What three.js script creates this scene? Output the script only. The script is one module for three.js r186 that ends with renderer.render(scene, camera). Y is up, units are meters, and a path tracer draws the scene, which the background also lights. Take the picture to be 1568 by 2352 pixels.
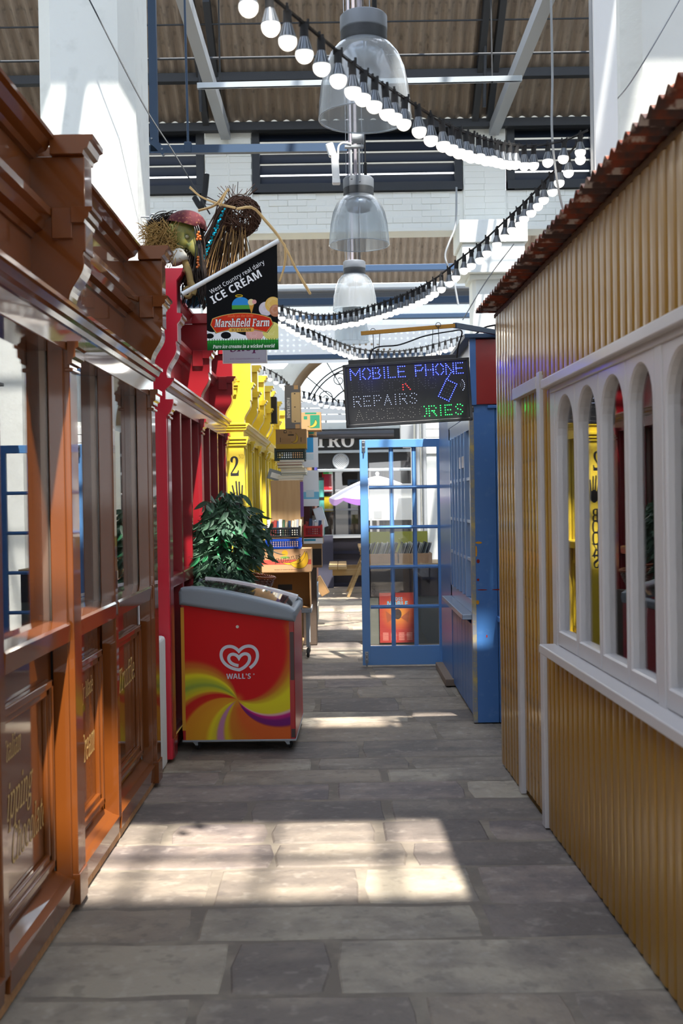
import * as THREE from 'three';
import { RoundedBoxGeometry } from 'three/addons/geometries/RoundedBoxGeometry.js';
import { mergeGeometries } from 'three/addons/utils/BufferGeometryUtils.js';

// ------------------------------------------------------------ camera, sky, sun, exposure
const scene = new THREE.Scene();
const FOCAL = 2613;                                   // pixels, for the 1568 x 2352 frame
const camera = new THREE.PerspectiveCamera(2 * Math.atan(1176 / FOCAL) * 180 / Math.PI, 1568 / 2352, 0.05, 200);
camera.rotation.order = 'YXZ';
camera.position.set(0, 1.45, 0);
camera.rotation.set(-0.00995, 0, -0.016);
camera.focus = 7.5;
camera.userData.fStop = 4;
camera.updateMatrixWorld(true);
const renderer = new THREE.WebGLRenderer({ antialias: true });
renderer.toneMapping = THREE.LinearToneMapping;
renderer.toneMappingExposure = 1.7;
renderer.shadowMap.enabled = true;
const SUN = new THREE.Vector3(0.16, 1, 0.55).normalize();
{ // bright broken cloud: white low down, thinner and bluer overhead
  const W = 512, H = 256, d = new Float32Array(W * H * 4), r = (s) => { let a = s | 0; return () => { a = (a + 0x6d2b79f5) | 0; let t = Math.imul(a ^ (a >>> 15), 1 | a); t = (t + Math.imul(t ^ (t >>> 7), 61 | t)) ^ t; return ((t ^ (t >>> 14)) >>> 0) / 4294967296; }; };
  const q = r(31), g = [4, 8, 16, 32].map((n) => [n, new Float32Array(n * n).map(() => q())]);
  const noise = (u, v) => { let s = 0, a = 0.5; for (const [n, k] of g) { const x = u * n, y = v * n, X = Math.floor(x), Y = Math.floor(y), fx = x - X, fy = y - Y, p = (i, j) => k[((j % n + n) % n) * n + ((i % n + n) % n)], sx = fx * fx * (3 - 2 * fx), sy = fy * fy * (3 - 2 * fy); s += a * ((p(X, Y) * (1 - sx) + p(X + 1, Y) * sx) * (1 - sy) + (p(X, Y + 1) * (1 - sx) + p(X + 1, Y + 1) * sx) * sy); a *= 0.5; } return s / 0.94; };
  for (let y = 0; y < H; y++) for (let x = 0; x < W; x++) {
    const e = ((y + 0.5) / H - 0.5) * Math.PI, up = Math.max(0, Math.sin(e)), cloud = Math.min(1, Math.max(0, (noise(x / W, y / H) - 0.3) * 3)), i = (y * W + x) * 4;
    const blue = [0.42, 0.62, 0.98].map((c) => c + (1 - c) * (1 - up) ** 2), white = [1.12, 1.13, 1.15];
    for (let c = 0; c < 3; c++) d[i + c] = e < 0 ? 0.35 : blue[c] * (1 - cloud * 0.75) + white[c] * cloud * 0.75;
    d[i + 3] = 1;
  }
  const t = new THREE.DataTexture(d, W, H, THREE.RGBAFormat, THREE.FloatType); t.mapping = THREE.EquirectangularReflectionMapping; t.magFilter = t.minFilter = THREE.LinearFilter; t.needsUpdate = true;
  scene.background = t; scene.environment = t;
}
scene.backgroundIntensity = scene.environmentIntensity = 2.6;
const sun = new THREE.DirectionalLight(new THREE.Color(1, 0.94, 0.85), 8.5);
sun.position.copy(SUN).multiplyScalar(60).add(new THREE.Vector3(0, 0, -8));
sun.target.position.set(0, 0, -8);
sun.castShadow = true;
sun.shadow.mapSize.set(4096, 4096);
Object.assign(sun.shadow.camera, { left: -16, right: 16, top: 22, bottom: -22, near: 1, far: 120 });
sun.shadow.radius = 1.8;
scene.add(sun, sun.target);

// ------------------------------------------------------------ helpers
const rng = (s) => () => { s |= 0; s = (s + 0x6d2b79f5) | 0; let t = Math.imul(s ^ (s >>> 15), 1 | s); t = (t + Math.imul(t ^ (t >>> 7), 61 | t)) ^ t; return ((t ^ (t >>> 14)) >>> 0) / 4294967296; };
const V = (x, y, z) => new THREE.Vector3(x, y, z);
const PI = Math.PI, lerp = THREE.MathUtils.lerp, clamp = THREE.MathUtils.clamp;
// a point of the place seen at a pixel of the photograph, a given depth away
function at(px, py, d) { const v = V((px - 784) / FOCAL, -(py - 1176) / FOCAL, -1).applyQuaternion(camera.quaternion); return v.multiplyScalar(d / -v.z).add(camera.position); }
const used = {};
function numbered(n) { const k = used[n] = (used[n] ?? -1) + 1; return k ? n + '_' + String(k).padStart(3, '0') : n; }
function boxUV(g) {                                   // uv in metres from the dominant direction of each face
  if (g.userData.keep) return g;
  const n = g.index ? g.toNonIndexed() : g, p = n.attributes.position, q = n.attributes.normal, uv = new Float32Array(p.count * 2);
  for (let i = 0; i < p.count; i += 3) {
    let ax = 0, ay = 0, az = 0;
    for (let k = 0; k < 3; k++) { ax += Math.abs(q.getX(i + k)); ay += Math.abs(q.getY(i + k)); az += Math.abs(q.getZ(i + k)); }
    for (let k = 0; k < 3; k++) {
      const x = p.getX(i + k), y = p.getY(i + k), z = p.getZ(i + k), j = (i + k) * 2;
      if (ay >= ax && ay >= az) { uv[j] = x; uv[j + 1] = z; } else if (ax >= az) { uv[j] = z; uv[j + 1] = y; } else { uv[j] = x; uv[j + 1] = y; }
    }
  }
  n.setAttribute('uv', new THREE.BufferAttribute(uv, 2));
  return n;
}
const keep = (g) => { g.userData.keep = true; return g; };
function join(list) {
  if (!Array.isArray(list)) return boxUV(list);
  if (list.length === 1) return boxUV(list[0]);
  const c = list.map((g) => { const o = boxUV(g), f = (o.index ? o.toNonIndexed() : o).clone(); for (const k of Object.keys(f.attributes)) if (!['position', 'normal', 'uv'].includes(k)) f.deleteAttribute(k); f.userData = {}; return f; });
  return keep(mergeGeometries(c));
}
function mesh(name, geo, mat, parent) {
  const m = new THREE.Mesh(Array.isArray(geo) || !geo.userData.ready ? join(geo) : geo, mat);
  m.name = parent ? name : numbered(name);
  m.castShadow = m.receiveShadow = true;
  (parent ?? scene).add(m);
  return m;
}
const ready = (g) => { const o = join(g); o.userData.ready = true; return o; };
function thing(name, label, category, pos = [0, 0, 0], turn = 0, group) {
  const o = new THREE.Group(); o.name = numbered(name); scene.add(o);
  o.position.set(...pos); o.rotation.y = turn; o.userData = { label, category };
  if (group) o.userData.group = group;
  return o;
}
function tag(o, label, category, group) { o.userData = { label, category }; if (group) o.userData.group = group; return o; }
function structure(name, pos = [0, 0, 0]) { const o = new THREE.Group(); o.name = numbered(name); scene.add(o); o.position.set(...pos); o.userData = { kind: 'structure' }; return o; }
function struct(name, geo, mat) { const m = mesh(name, geo, mat); m.userData.kind = 'structure'; return m; }
const stuff = (m) => { m.userData.kind = 'stuff'; return m; };
function put(g, x, y, z, rx = 0, ry = 0, rz = 0) { if (rx || ry || rz) g.applyMatrix4(new THREE.Matrix4().makeRotationFromEuler(new THREE.Euler(rx, ry, rz))); g.translate(x, y, z); return g; }
const B = (w, h, d, x = 0, y = 0, z = 0, rx, ry, rz) => put(new THREE.BoxGeometry(w, h, d), x, y, z, rx, ry, rz);
const RB = (w, h, d, r, x = 0, y = 0, z = 0, rx, ry, rz) => put(new RoundedBoxGeometry(w, h, d, 1, Math.min(r, w * 0.49, h * 0.49, d * 0.49)), x, y, z, rx, ry, rz);
// box from its limits, edges eased
const BX = (x0, x1, y0, y1, z0, z1, r = 0.003) => (r ? RB : (w, h, d, _, ...a) => B(w, h, d, ...a))(Math.abs(x1 - x0), Math.abs(y1 - y0), Math.abs(z1 - z0), r, (x0 + x1) / 2, (y0 + y1) / 2, (z0 + z1) / 2);
const CY = (r0, r1, h, x = 0, y = 0, z = 0, rx, ry, rz, n = 16) => put(new THREE.CylinderGeometry(r0, r1, h, n), x, y, z, rx, ry, rz);
const SP = (r, x = 0, y = 0, z = 0, n = 14) => put(new THREE.SphereGeometry(r, n, Math.ceil(n * 0.7)), x, y, z);
const LA = (pts, n = 32) => new THREE.LatheGeometry(pts.map((p) => new THREE.Vector2(...p)), n);
function TU(pts, r, seg, rad = 6, closed = false) { return new THREE.TubeGeometry(new THREE.CatmullRomCurve3(pts.map((p) => (p.isVector3 ? p : V(...p))), closed), seg ?? pts.length * 4, r, rad, closed); }
function shape(pts, holes = []) { const s = new THREE.Shape(pts.map((p) => new THREE.Vector2(...p))); for (const h of holes) s.holes.push(h.isPath || h.curves ? h : new THREE.Path(h.map((p) => new THREE.Vector2(...p)))); return s; }
const EX = (s, depth, bevel = 0, seg = 10, round = 1) => new THREE.ExtrudeGeometry(Array.isArray(s) ? shape(s) : s, { depth, bevelEnabled: bevel > 0, bevelSize: bevel, bevelThickness: bevel, bevelSegments: round, curveSegments: seg, bevelOffset: -bevel });
// profile (x out, y up) run along z from z0 (near) to z1 (far)
const RUN = (pts, z0, z1, bevel = 0) => EX(pts, Math.abs(z1 - z0), bevel).translate(0, 0, Math.min(z0, z1));
const bar = (a, b, w, h = w) => { const A = a.isVector3 ? a : V(...a), C = b.isVector3 ? b : V(...b), d = C.clone().sub(A), g = new THREE.BoxGeometry(w, h, d.length()); const m = new THREE.Matrix4().lookAt(C, A, Math.abs(d.y) > 0.99 * d.length() ? V(0, 0, 1) : V(0, 1, 0)); return g.applyMatrix4(m).translate(...A.clone().add(C).multiplyScalar(0.5).toArray()); };
const rod = (a, b, r, n = 8) => { const A = a.isVector3 ? a : V(...a), C = b.isVector3 ? b : V(...b), d = C.clone().sub(A); return new THREE.CylinderGeometry(r, r, d.length(), n).applyQuaternion(new THREE.Quaternion().setFromUnitVectors(V(0, 1, 0), d.clone().normalize())).translate(...A.clone().add(C).multiplyScalar(0.5).toArray()); };

// ------------------------------------------------------------ textures
function grid(seed, n) { const r = rng(seed), a = new Float32Array(n * n).map(() => r()); return (x, y) => { const X = Math.floor(x), Y = Math.floor(y), fx = x - X, fy = y - Y, s = fx * fx * (3 - 2 * fx), t = fy * fy * (3 - 2 * fy), q = (i, j) => a[((j % n + n) % n) * n + ((i % n + n) % n)]; return lerp(lerp(q(X, Y), q(X + 1, Y), s), lerp(q(X, Y + 1), q(X + 1, Y + 1), s), t); }; }
function fbm(seed, base, oct = 5) { const gs = []; for (let o = 0; o < oct; o++) gs.push(grid(seed + o * 17, base << o)); return (u, v) => { let s = 0, a = 0.5, t = 0; for (let o = 0; o < oct; o++) { s += a * gs[o](u * (base << o), v * (base << o)); t += a; a *= 0.55; } return s / t; }; }
function tex(size, fn, srgb = true, repeat = 1) {
  const d = new Uint8Array(size * size * 4);
  for (let y = 0; y < size; y++) for (let x = 0; x < size; x++) { const c = fn(x / size, y / size), i = (y * size + x) * 4; d[i] = clamp(c[0], 0, 1) * 255; d[i + 1] = clamp(c[1], 0, 1) * 255; d[i + 2] = clamp(c[2], 0, 1) * 255; d[i + 3] = 255; }
  const t = new THREE.DataTexture(d, size, size); t.wrapS = t.wrapT = THREE.RepeatWrapping; t.magFilter = THREE.LinearFilter; t.minFilter = THREE.LinearMipmapLinearFilter; t.generateMipmaps = true;
  if (srgb) t.colorSpace = THREE.SRGBColorSpace;
  t.repeat.set(repeat, repeat); t.needsUpdate = true; return t;
}
function canvasTex(w, h, draw) { const c = document.createElement('canvas'); c.width = w; c.height = h; const x = c.getContext('2d'); draw(x, w, h); const t = new THREE.CanvasTexture(c); t.colorSpace = THREE.SRGBColorSpace; t.anisotropy = 8; return t; }
const hex = (h) => { const n = parseInt(h.slice(1), 16); return [(n >> 16) / 255, ((n >> 8) & 255) / 255, (n & 255) / 255]; };
const n1 = fbm(3, 4), n2 = fbm(11, 8), n3 = fbm(29, 16, 4), n4 = fbm(57, 3, 6);
const grey = (f) => (u, v) => { const k = f(u, v); return [k, k, k]; };
const bumpBrush = tex(256, grey((u, v) => 0.5 * n2(u * 4 % 1, v * 0.5) + 0.5 * n3(u, v)), false, 3);
const bumpFine = tex(256, grey((u, v) => n3(u, v)), false, 4);
const bumpCoarse = tex(512, grey((u, v) => 0.7 * n4(u, v) + 0.3 * n3(u, v)), false, 1.2);
const mixc = (a, b, k) => a.map((x, i) => x + (b[i] - x) * clamp(k, 0, 1));
const speck = (base, alt, th, amount, repeat = 1, n = n2) => tex(256, (u, v) => { const a = hex(base), b = hex(alt), k = n(u, v), s = n3((u * 2) % 1, (v * 2) % 1); return mixc(mixc(a, b, clamp((k - th) * 4, 0, 1) * amount), b, clamp((s - 0.62) * 5, 0, 1) * amount * 0.6); }, true, repeat);

// ------------------------------------------------------------ materials
const P = (o) => new THREE.MeshPhysicalMaterial(o);
const paint = (c, o = {}) => P({ color: c, roughness: 0.32, clearcoat: 0.7, clearcoatRoughness: 0.14, bumpMap: bumpBrush, bumpScale: 0.0006, ...o });
const matte = (c, o = {}) => P({ color: c, roughness: 0.85, bumpMap: bumpFine, bumpScale: 0.0008, ...o });
const mBrown = paint('#6e390f', { roughness: 0.5, specularIntensity: 0.3, clearcoat: 1, clearcoatRoughness: 0.05, bumpScale: 0.00025 }), mRed = paint('#840817', { roughness: 0.42, clearcoat: 0.6, clearcoatRoughness: 0.08, bumpScale: 0.0003 }), mYellow = paint('#e3c634', { clearcoat: 0.4, roughness: 0.4 });
const mRedEndLit = paint('#cf1c36', { clearcoat: 0.3 }), mCream = paint('#b5a797', { clearcoat: 0.1, roughness: 0.6 });  // end panel red brightened: skylight on it is put into the colour
const mKiosk = paint('#8a620c', { roughness: 0.4, clearcoat: 0.3, clearcoatRoughness: 0.2, bumpScale: 0.0003 });
const mKioskWorn = paint('#ffffff', { map: speck('#95690f', '#4a3720', 0.66, 0.8, 1.2), roughness: 0.34, clearcoat: 0.5, clearcoatRoughness: 0.12 });
const mFrame = paint('#b9b5b4', { roughness: 0.45, clearcoat: 0.25, bumpMap: bumpCoarse, bumpScale: 0.002 });
const mBlue = paint('#3a69a6', { roughness: 0.42, clearcoat: 0.3 });
const mBlueWorn = paint('#ffffff', { map: speck('#396aa6', '#9fb3cc', 0.8, 0.22, 0.7), roughness: 0.45, clearcoat: 0.25 });
const mDoor = paint('#5f95cf', { roughness: 0.42, clearcoat: 0.3 });
const mSignRed = paint('#8c0a10', { roughness: 0.4 });
const mWhiteWall = matte('#ffffff', { map: speck('#dfe3e0', '#c2c6c2', 0.55, 0.5, 0.35, n4), bumpMap: bumpCoarse, bumpScale: 0.006 });
const mWhiteBrick = matte('#dcded8', { bumpMap: bumpCoarse, bumpScale: 0.004 });
const mWhite = paint('#e2e5e6', { clearcoat: 0.15, roughness: 0.5 });
const mBlack = P({ color: '#15161a', roughness: 0.4, bumpMap: bumpFine, bumpScale: 0.0003 });
const mRubber = matte('#1b1b1d'), mSteelBlue = P({ color: '#2f4560', roughness: 0.45, metalness: 0.2 }), mDark = matte('#22262b', { roughness: 0.6 });
const mGalv = P({ color: '#aeb6bd', roughness: 0.38, metalness: 0.85, bumpMap: bumpFine, bumpScale: 0.0003 });
const mSteel = P({ color: '#8d939a', roughness: 0.35, metalness: 0.9 });
const mGreyPaint = P({ color: '#8f9499', roughness: 0.45 });
const mInside = matte('#1c1714'), mInsideGrey = matte('#4a443e');
const mGlass = P({ color: '#ffffff', roughness: 0.0, transmission: 1, thickness: 0, ior: 1.52, specularIntensity: 1 });
const mGlassDim = P({ color: '#d9e2e2', roughness: 0.02, transmission: 1, thickness: 0, ior: 1.5 });
const mTile = matte('#ffffff', { map: speck('#b98a5c', '#8b6946', 0.5, 0.7, 2), roughness: 0.6 });
const mWood = P({ color: '#ffffff', map: tex(256, (u, v) => mixc(hex('#c9a77e'), hex('#a98558'), 0.5 * n2((u * 6) % 1, v * 0.4) + 0.4 * n3((u * 3) % 1, v * 0.3)), true, 1), roughness: 0.6 });
const mTimber = P({ color: '#ffffff', map: tex(256, (u, v) => mixc(hex('#b79a6c'), hex('#8a7350'), n2(u * 0.4, (v * 6) % 1)), true, 1), roughness: 0.7 });
const mCard = matte('#ffffff', { map: speck('#b08a60', '#9a7650', 0.5, 0.5, 1.5), roughness: 0.9 });
const mCardIn = matte('#a57f55', { roughness: 0.95 }), mPaper = matte('#e8e6de');
const mSlat = P({ color: '#1d2431', roughness: 0.35 });
// ------------------------------------------------------------ floor: flagstones on a mortar bed
{
  const floor = structure('floor');
  const mortar = matte('#ffffff', { map: speck('#756c61', '#918778', 0.45, 0.8, 0.8), roughness: 0.95, bumpMap: bumpCoarse, bumpScale: 0.01 });
  mesh('mortar_bed', [B(14, 0.1, 40, 0, -0.0585, -14)], mortar, floor);
  const tones = [['#71685f', '#8e8375'], ['#675f58', '#80766b'], ['#7a7167', '#9e9483'], ['#635b55', '#776d65'], ['#7f7468', '#948776'], ['#685f5c', '#8a7d73']];
  const mats = tones.map(([a, b], i) => { const f = fbm(101 + i * 7, 4, 6), s = fbm(203 + i * 5, 24, 3), w = fbm(301 + i, 3, 3); return P({ color: '#ffffff', roughness: 0.72, bumpMap: bumpCoarse, bumpScale: 0.02, map: tex(512, (u, v) => { const k = f(u, v), q = s(u, v), l = w(u * 0.5, (v * 4) % 1); return mixc(mixc(hex(a), hex(b), (k - 0.38) * 3.4 + (l - 0.5) * 1.3), hex(q > 0.5 ? '#c2baad' : '#4a4542'), clamp((Math.abs(q - 0.5) - 0.14) * 6, 0, 1) * 0.24); }, true, 0.9) }); });
  const r = rng(77), rows = [];
  // rows whose joints the photograph shows: far edge z, joints in x
  const seen = [[-2.75, [-0.62, 0.05, 0.5]], [-3.08, [-0.25, 0.42]], [-3.34, [-0.45, 0.2, 0.64]], [-3.76, [-0.37, -0.05]], [-4.08, [-0.53, 0.46]], [-4.50, [-0.51, 0.06, 0.5]], [-4.83, [-0.3, 0.26]], [-5.14, [-0.78, -0.34, 0.14, 0.62]], [-5.52, [-0.45, 0.2]], [-5.86, [-0.06, 0.6]], [-6.14, [-0.66, 0.21]], [-6.42, [-0.65, -0.17, 0.36]]];
  let z = -1.2;
  for (const s of [[-1.75, [-0.3, 0.5]], [-2.3, [-0.5, 0.3]], ...seen]) { rows.push([z, s[0], s[1]]); z = s[0]; }
  while (z > -19.6) { const d = 0.34 + 0.28 * r(), js = []; let x = -0.95 + r() * 0.5; while (x < 1.0) { js.push(x); x += 0.5 + r() * 0.75; } rows.push([z, z - d, js]); z -= d; }
  for (const [z0, z1, js] of rows) {
    const wide = z1 < -10.2, X0 = -1.02, X1 = wide ? 1.5 : 0.98, xs = [X0, ...js, ...(wide ? [1.15] : []), X1];
    for (let i = 0; i + 1 < xs.length; i++) {
      const a = xs[i] + 0.008 + r() * 0.012, b = xs[i + 1] - 0.008 - r() * 0.012, c = z1 + 0.007 + r() * 0.012, d = z0 - 0.007 - r() * 0.012;
      if (b - a < 0.1) continue;
      const j = () => (r() - 0.5) * 0.026, n = 4, pts = [];
      for (let k = 0; k < n; k++) pts.push([lerp(a, b, k / n) + (k ? j() : 0.012), -(d + (k ? j() : -0.006))]);
      pts.push([b - 0.012 * r(), -(d - 0.008)], [b + j(), -(lerp(d, c, 0.5))]);
      for (let k = 0; k < n; k++) pts.push([lerp(b, a, k / n) + (k ? j() : -0.012), -(c + (k ? j() : 0.006))]);
      pts.push([a + 0.008, -(c + 0.008)], [a + j(), -lerp(c, d, 0.5)]);
      const g = new THREE.ExtrudeGeometry(shape(pts), { depth: 0.03, bevelEnabled: true, bevelSize: 0.009, bevelThickness: 0.006, bevelSegments: 1, bevelOffset: -0.005 });
      g.rotateX(-PI / 2).translate(0, -0.0405 + (r() - 0.5) * 0.006, 0);
      g.rotateZ((r() - 0.5) * 0.004);
      const u = boxUV(g), uv = u.attributes.uv, ou = r(), ov = r();
      for (let k = 0; k < uv.count; k++) uv.setXY(k, uv.getX(k) + ou, uv.getY(k) + ov);
      mesh('flagstone', ready(keep(u)), mats[Math.floor(r() * 6)], floor);
    }
  }
}

// ------------------------------------------------------------ hall: walls, roof with glazed openings, louvred wall, columns
struct('wall_left', [BX(-6.4, -6.15, 0, 7, -26, 5, 0)], mWhiteWall);
struct('wall_front', [BX(-6.4, -1.3, 0, 7, 4.6, 4.9, 0), BX(1.3, 6.4, 0, 7, 4.6, 4.9, 0), BX(-1.3, 1.3, 2.7, 7, 4.6, 4.9, 0)], mWhiteWall);
struct('wall_right', [BX(6.15, 6.4, 0, 7, -26, 5, 0)], mWhiteWall);
{
  const roof = structure('ceiling');
  // flat roof, solid where no opening is; openings, unseen, cut to place sun patches and added for fill light, are [x0, x1, zNear, zFar]
  const open = [[-0.2, 1.8, -0.22, -1.28], [0.85, 2.0, -3.38, -3.84], [-0.2, 0.3, -4.05, -4.4], [-1.24, 0.12, -4.62, -5.35], [0.8, 1.62, -5.38, -5.58], [-0.4, 1.75, -6.6, -7.8], [-5.6, -1.24, 2.5, -5.35], [2.2, 5.6, -2.2, -4.55], [1.97, 2.1, -3.9, -4.48], [3.8, 5.6, 2.5, -2.2], [-1.2, 2.2, 4.3, 1.2], [-5.6, -0.6, -8.5, -11.9], [-0.6, 0.5, -9.2, -9.9], [-0.6, 0.5, -10.6, -11.9], [0.5, 5.6, -8.9, -11.9]];
  const zs = [...new Set([4.6, -12.15, ...open.flatMap((o) => [o[2], o[3]])])].sort((a, b) => b - a), slabs = [];
  for (let i = 0; i + 1 < zs.length; i++) {
    const zm = (zs[i] + zs[i + 1]) / 2, spans = open.filter((o) => zm < o[2] && zm > o[3]).map((o) => [o[0], o[1]]).sort((a, b) => a[0] - b[0]);
    let x = -6.4;
    for (const [a, b] of [...spans, [6.4, 6.4]]) { if (a - x > 0.01) slabs.push(BX(x, a, 7, 7.16, zs[i], zs[i + 1], 0)); x = Math.max(x, b); }
  }
  mesh('roof_deck', slabs, matte('#d8dad6'), roof);
  const bars = [];
  for (const [i, [a, b, n, f]] of open.entries()) { if (i === 3) continue; const w = b - a; for (let k = 1; k < Math.round(w / 0.55); k++) bars.push(BX(a + k * w / Math.round(w / 0.55) - 0.022, a + k * w / Math.round(w / 0.55) + 0.022, 7.02, 7.1, n, f, 0)); if (n - f > 0.9) { const m = Math.round((n - f) / 0.9); for (let k = 1; k <= m - 1 + (m < 2); k++) { const zz = n - (n - f) * k / Math.max(2, m); bars.push(BX(a, b, 7.03, 7.08, zz - 0.02, zz + 0.02, 0)); } } }
  mesh('glazing_bar', bars, mDark, roof);
  // corrugated fibre-cement slopes running down to the louvred walls
  mesh('purlin', [BX(-6, 6, 6.8, 6.95, -14.68, -14.52, 0.006)], mDark, roof);
  const sheetMat = matte('#ffffff', { map: tex(256, (u, v) => mixc(mixc(hex('#a09180'), hex('#6d6156'), n2(u, v * 0.5) * 0.9), hex('#50483f'), clamp((n3(u, v) - 0.6) * 4, 0, 1) * 0.6), true, 0.6), roughness: 0.95 });
  const rib = 0.146, nr = 7, L = 1.72, pts = [];
  for (let k = 0; k <= nr * 8; k++) pts.push([k * rib / 8, 0.027 * Math.cos(k / 8 * 2 * PI)]);
  for (let k = nr * 8; k >= 0; k--) pts.push([k * rib / 8, 0.027 * Math.cos(k / 8 * 2 * PI) + 0.008]);
  const sheet = ready(EX(pts, L)), tilt = Math.atan(0.7);
  for (const [zw, x0, x1, y0] of [[-13.5, -5.1, 4.2, 5.93], [-24, -3.1, 3.1, 5.95]]) for (let x = x0; x < x1; x += rib * nr) { const m = mesh('roof_sheet', sheet, sheetMat, roof); m.position.set(x, y0, zw + 0.06); m.rotation.x = -tilt; }
  for (const d of [[12.86, 6.28], [13.4, 5.9]]) mesh('purlin', [BX(-5.6, 5.6, d[1] - 0.1, d[1], -d[0] - 0.05, -d[0] + 0.05, 0.006)], mDark, roof);
  for (const x of [-1.33, 1.82]) { for (const s of [-0.06, 0.06]) mesh('rafter', [bar([x + s * 1.4 - 0.1, 5.92, -13.4], [x + s * 1.4 - 0.1, 6.8, -12.1], 0.07, 0.16)], mDark, roof); mesh('tie_beam', [bar([x + 0.04, 5.78, -13.42], [x + 0.04, 5.86, -4], 0.11, 0.13)], mGreyPaint, roof); mesh('hanger', [rod([x - 0.16, 5.8, -12.7], [x - 0.16, 6.6, -12.5], 0.02)], mDark, roof); }
  mesh('tie_rod', [rod([-5.6, 6.12, -12], [5.6, 6.12, -12], 0.014)], mDark, roof);
  mesh('tie_rod', [rod([-5.6, 6.6, -12.3], [5.6, 6.6, -12.3], 0.01)], mDark, roof);
  mesh('rear_roof_deck', [BX(-6.4, 6.4, 7, 7.16, -19.2, -16.5, 0), BX(-6.4, 6.4, 7.0, 7.16, -26, -23.4, 0), BX(-6.4, 6.4, 6.8, 6.96, -13.9, -13.35, 0)], matte('#d8dad6'), roof);
}
{ // louvred clerestory wall on piers
  const w = structure('wall_back', [0, 0, -13.5]), r = rng(9);
  // brick courses of the lintel band and the piers, laid on a painted core
  mesh('wall_core', [BX(-6.15, 6.15, 4.64, 5.09, -0.3, 0.002, 0), BX(-1.54, -1.0, 4.64, 5.9, -0.28, 0.029, 0), BX(1.5, 2.0, 4.64, 5.9, -0.28, 0.029, 0)], mWhiteBrick, w);
  const bg = [0.9, 1, 1.1].map((k) => ready(RB(0.222, 0.0715, 0.03 * k, 0.005)));
  for (let c = 0; c < 6; c++) for (let x = -2.95 + (c % 2) * 0.11; x < 3.1; x += 0.226) { if ((x > -1.66 && x < -0.88) || (x > 1.38 && x < 2.12)) continue; const b = mesh('brick', bg[Math.floor(r() * 3)], mWhiteBrick, w); b.position.set(x, 4.685 + c * 0.0735, -0.008 + (r() - 0.5) * 0.008); }
  for (const [a, b] of [[-1.54, -1.0], [1.5, 2.0]]) for (let c = 0; c < 17; c++) for (let k = 0; k < 2; k++) { const m = mesh('brick', bg[Math.floor(r() * 3)], mWhiteBrick, w); m.position.set(a + 0.13 + k * (b - a - 0.26) + (c % 2 ? 0.006 : -0.006), 4.685 + c * 0.0735, 0.018 + (r() - 0.5) * 0.008); m.scale.x = (b - a) / 0.46; }
  mesh('lintel', [BX(-6.15, 6.15, 4.62, 4.665, -0.3, 0.03, 0.004)], mWhiteBrick, w);
  let k = 0;
  for (const [a, b] of [[-2.9, -1.56], [-0.99, 1.49], [2.02, 3.1]]) {
    const f = structure('window_' + ++k, [0, 0, -13.5]);
    mesh('window_frame', [BX(a, a + 0.09, 5.1, 5.9, -0.1, 0.04), BX(b - 0.09, b, 5.1, 5.9, -0.1, 0.04), BX(a, b, 5.1, 5.2, -0.1, 0.05), BX(a, b, 5.8, 5.9, -0.1, 0.05)], mDark, f);
    for (let i = 0; i < 5; i++) { const s = mesh('louvre_slat', [B(b - a - 0.18, 0.012, 0.16, (a + b) / 2, 0, 0)], mSlat, f); s.position.set(0, 5.25 + i * 0.13, -0.03); s.rotation.x = 0.94; }
  }
  // plain continuation of the wall out of sight, and its piers down to the ground
  mesh('wall_core', [BX(-6.15, -2.9, 5.09, 5.92, -0.25, 0, 0), BX(3.1, 6.15, 5.09, 5.92, -0.25, 0, 0)], mWhiteBrick, w);
}

function column(name, x0, x1, z0, z1, y1, cham, cap) {
  const c = structure(name), s = shape([[x0 + cham, -z0], [x1 - cham, -z0], [x1, -z0 + cham], [x1, -z1 - cham], [x1 - cham, -z1], [x0 + cham, -z1], [x0, -z1 - cham], [x0, -z0 + cham]]);
  mesh('column_shaft', [EX(s, y1, 0.006).rotateX(-PI / 2)], mWhiteWall, c);
  if (cap) mesh('column_capital', cap.map(([y, h, o]) => BX(x0 - o, x1 + o, y, y + h, z0 + o, z1 - o, 0.01)), mWhiteWall, c);
  return c;
}
column('column_left', -1.83, -1.235, -7.0, -7.65, 7, 0.09);
column('column_right', 1.6, 2.3, -6.3, -6.95, 7, 0.1);
column('column_back', 1.56, 2.02, -13.2, -13.6, 4.64, 0.04, [[3.98, 0.06, 0.04], [4.04, 0.34, 0.13], [4.38, 0.26, 0.16]]);
column('column_rear', -1.6, -1.05, -13.25, -13.6, 4.64, 0.04);
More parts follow.
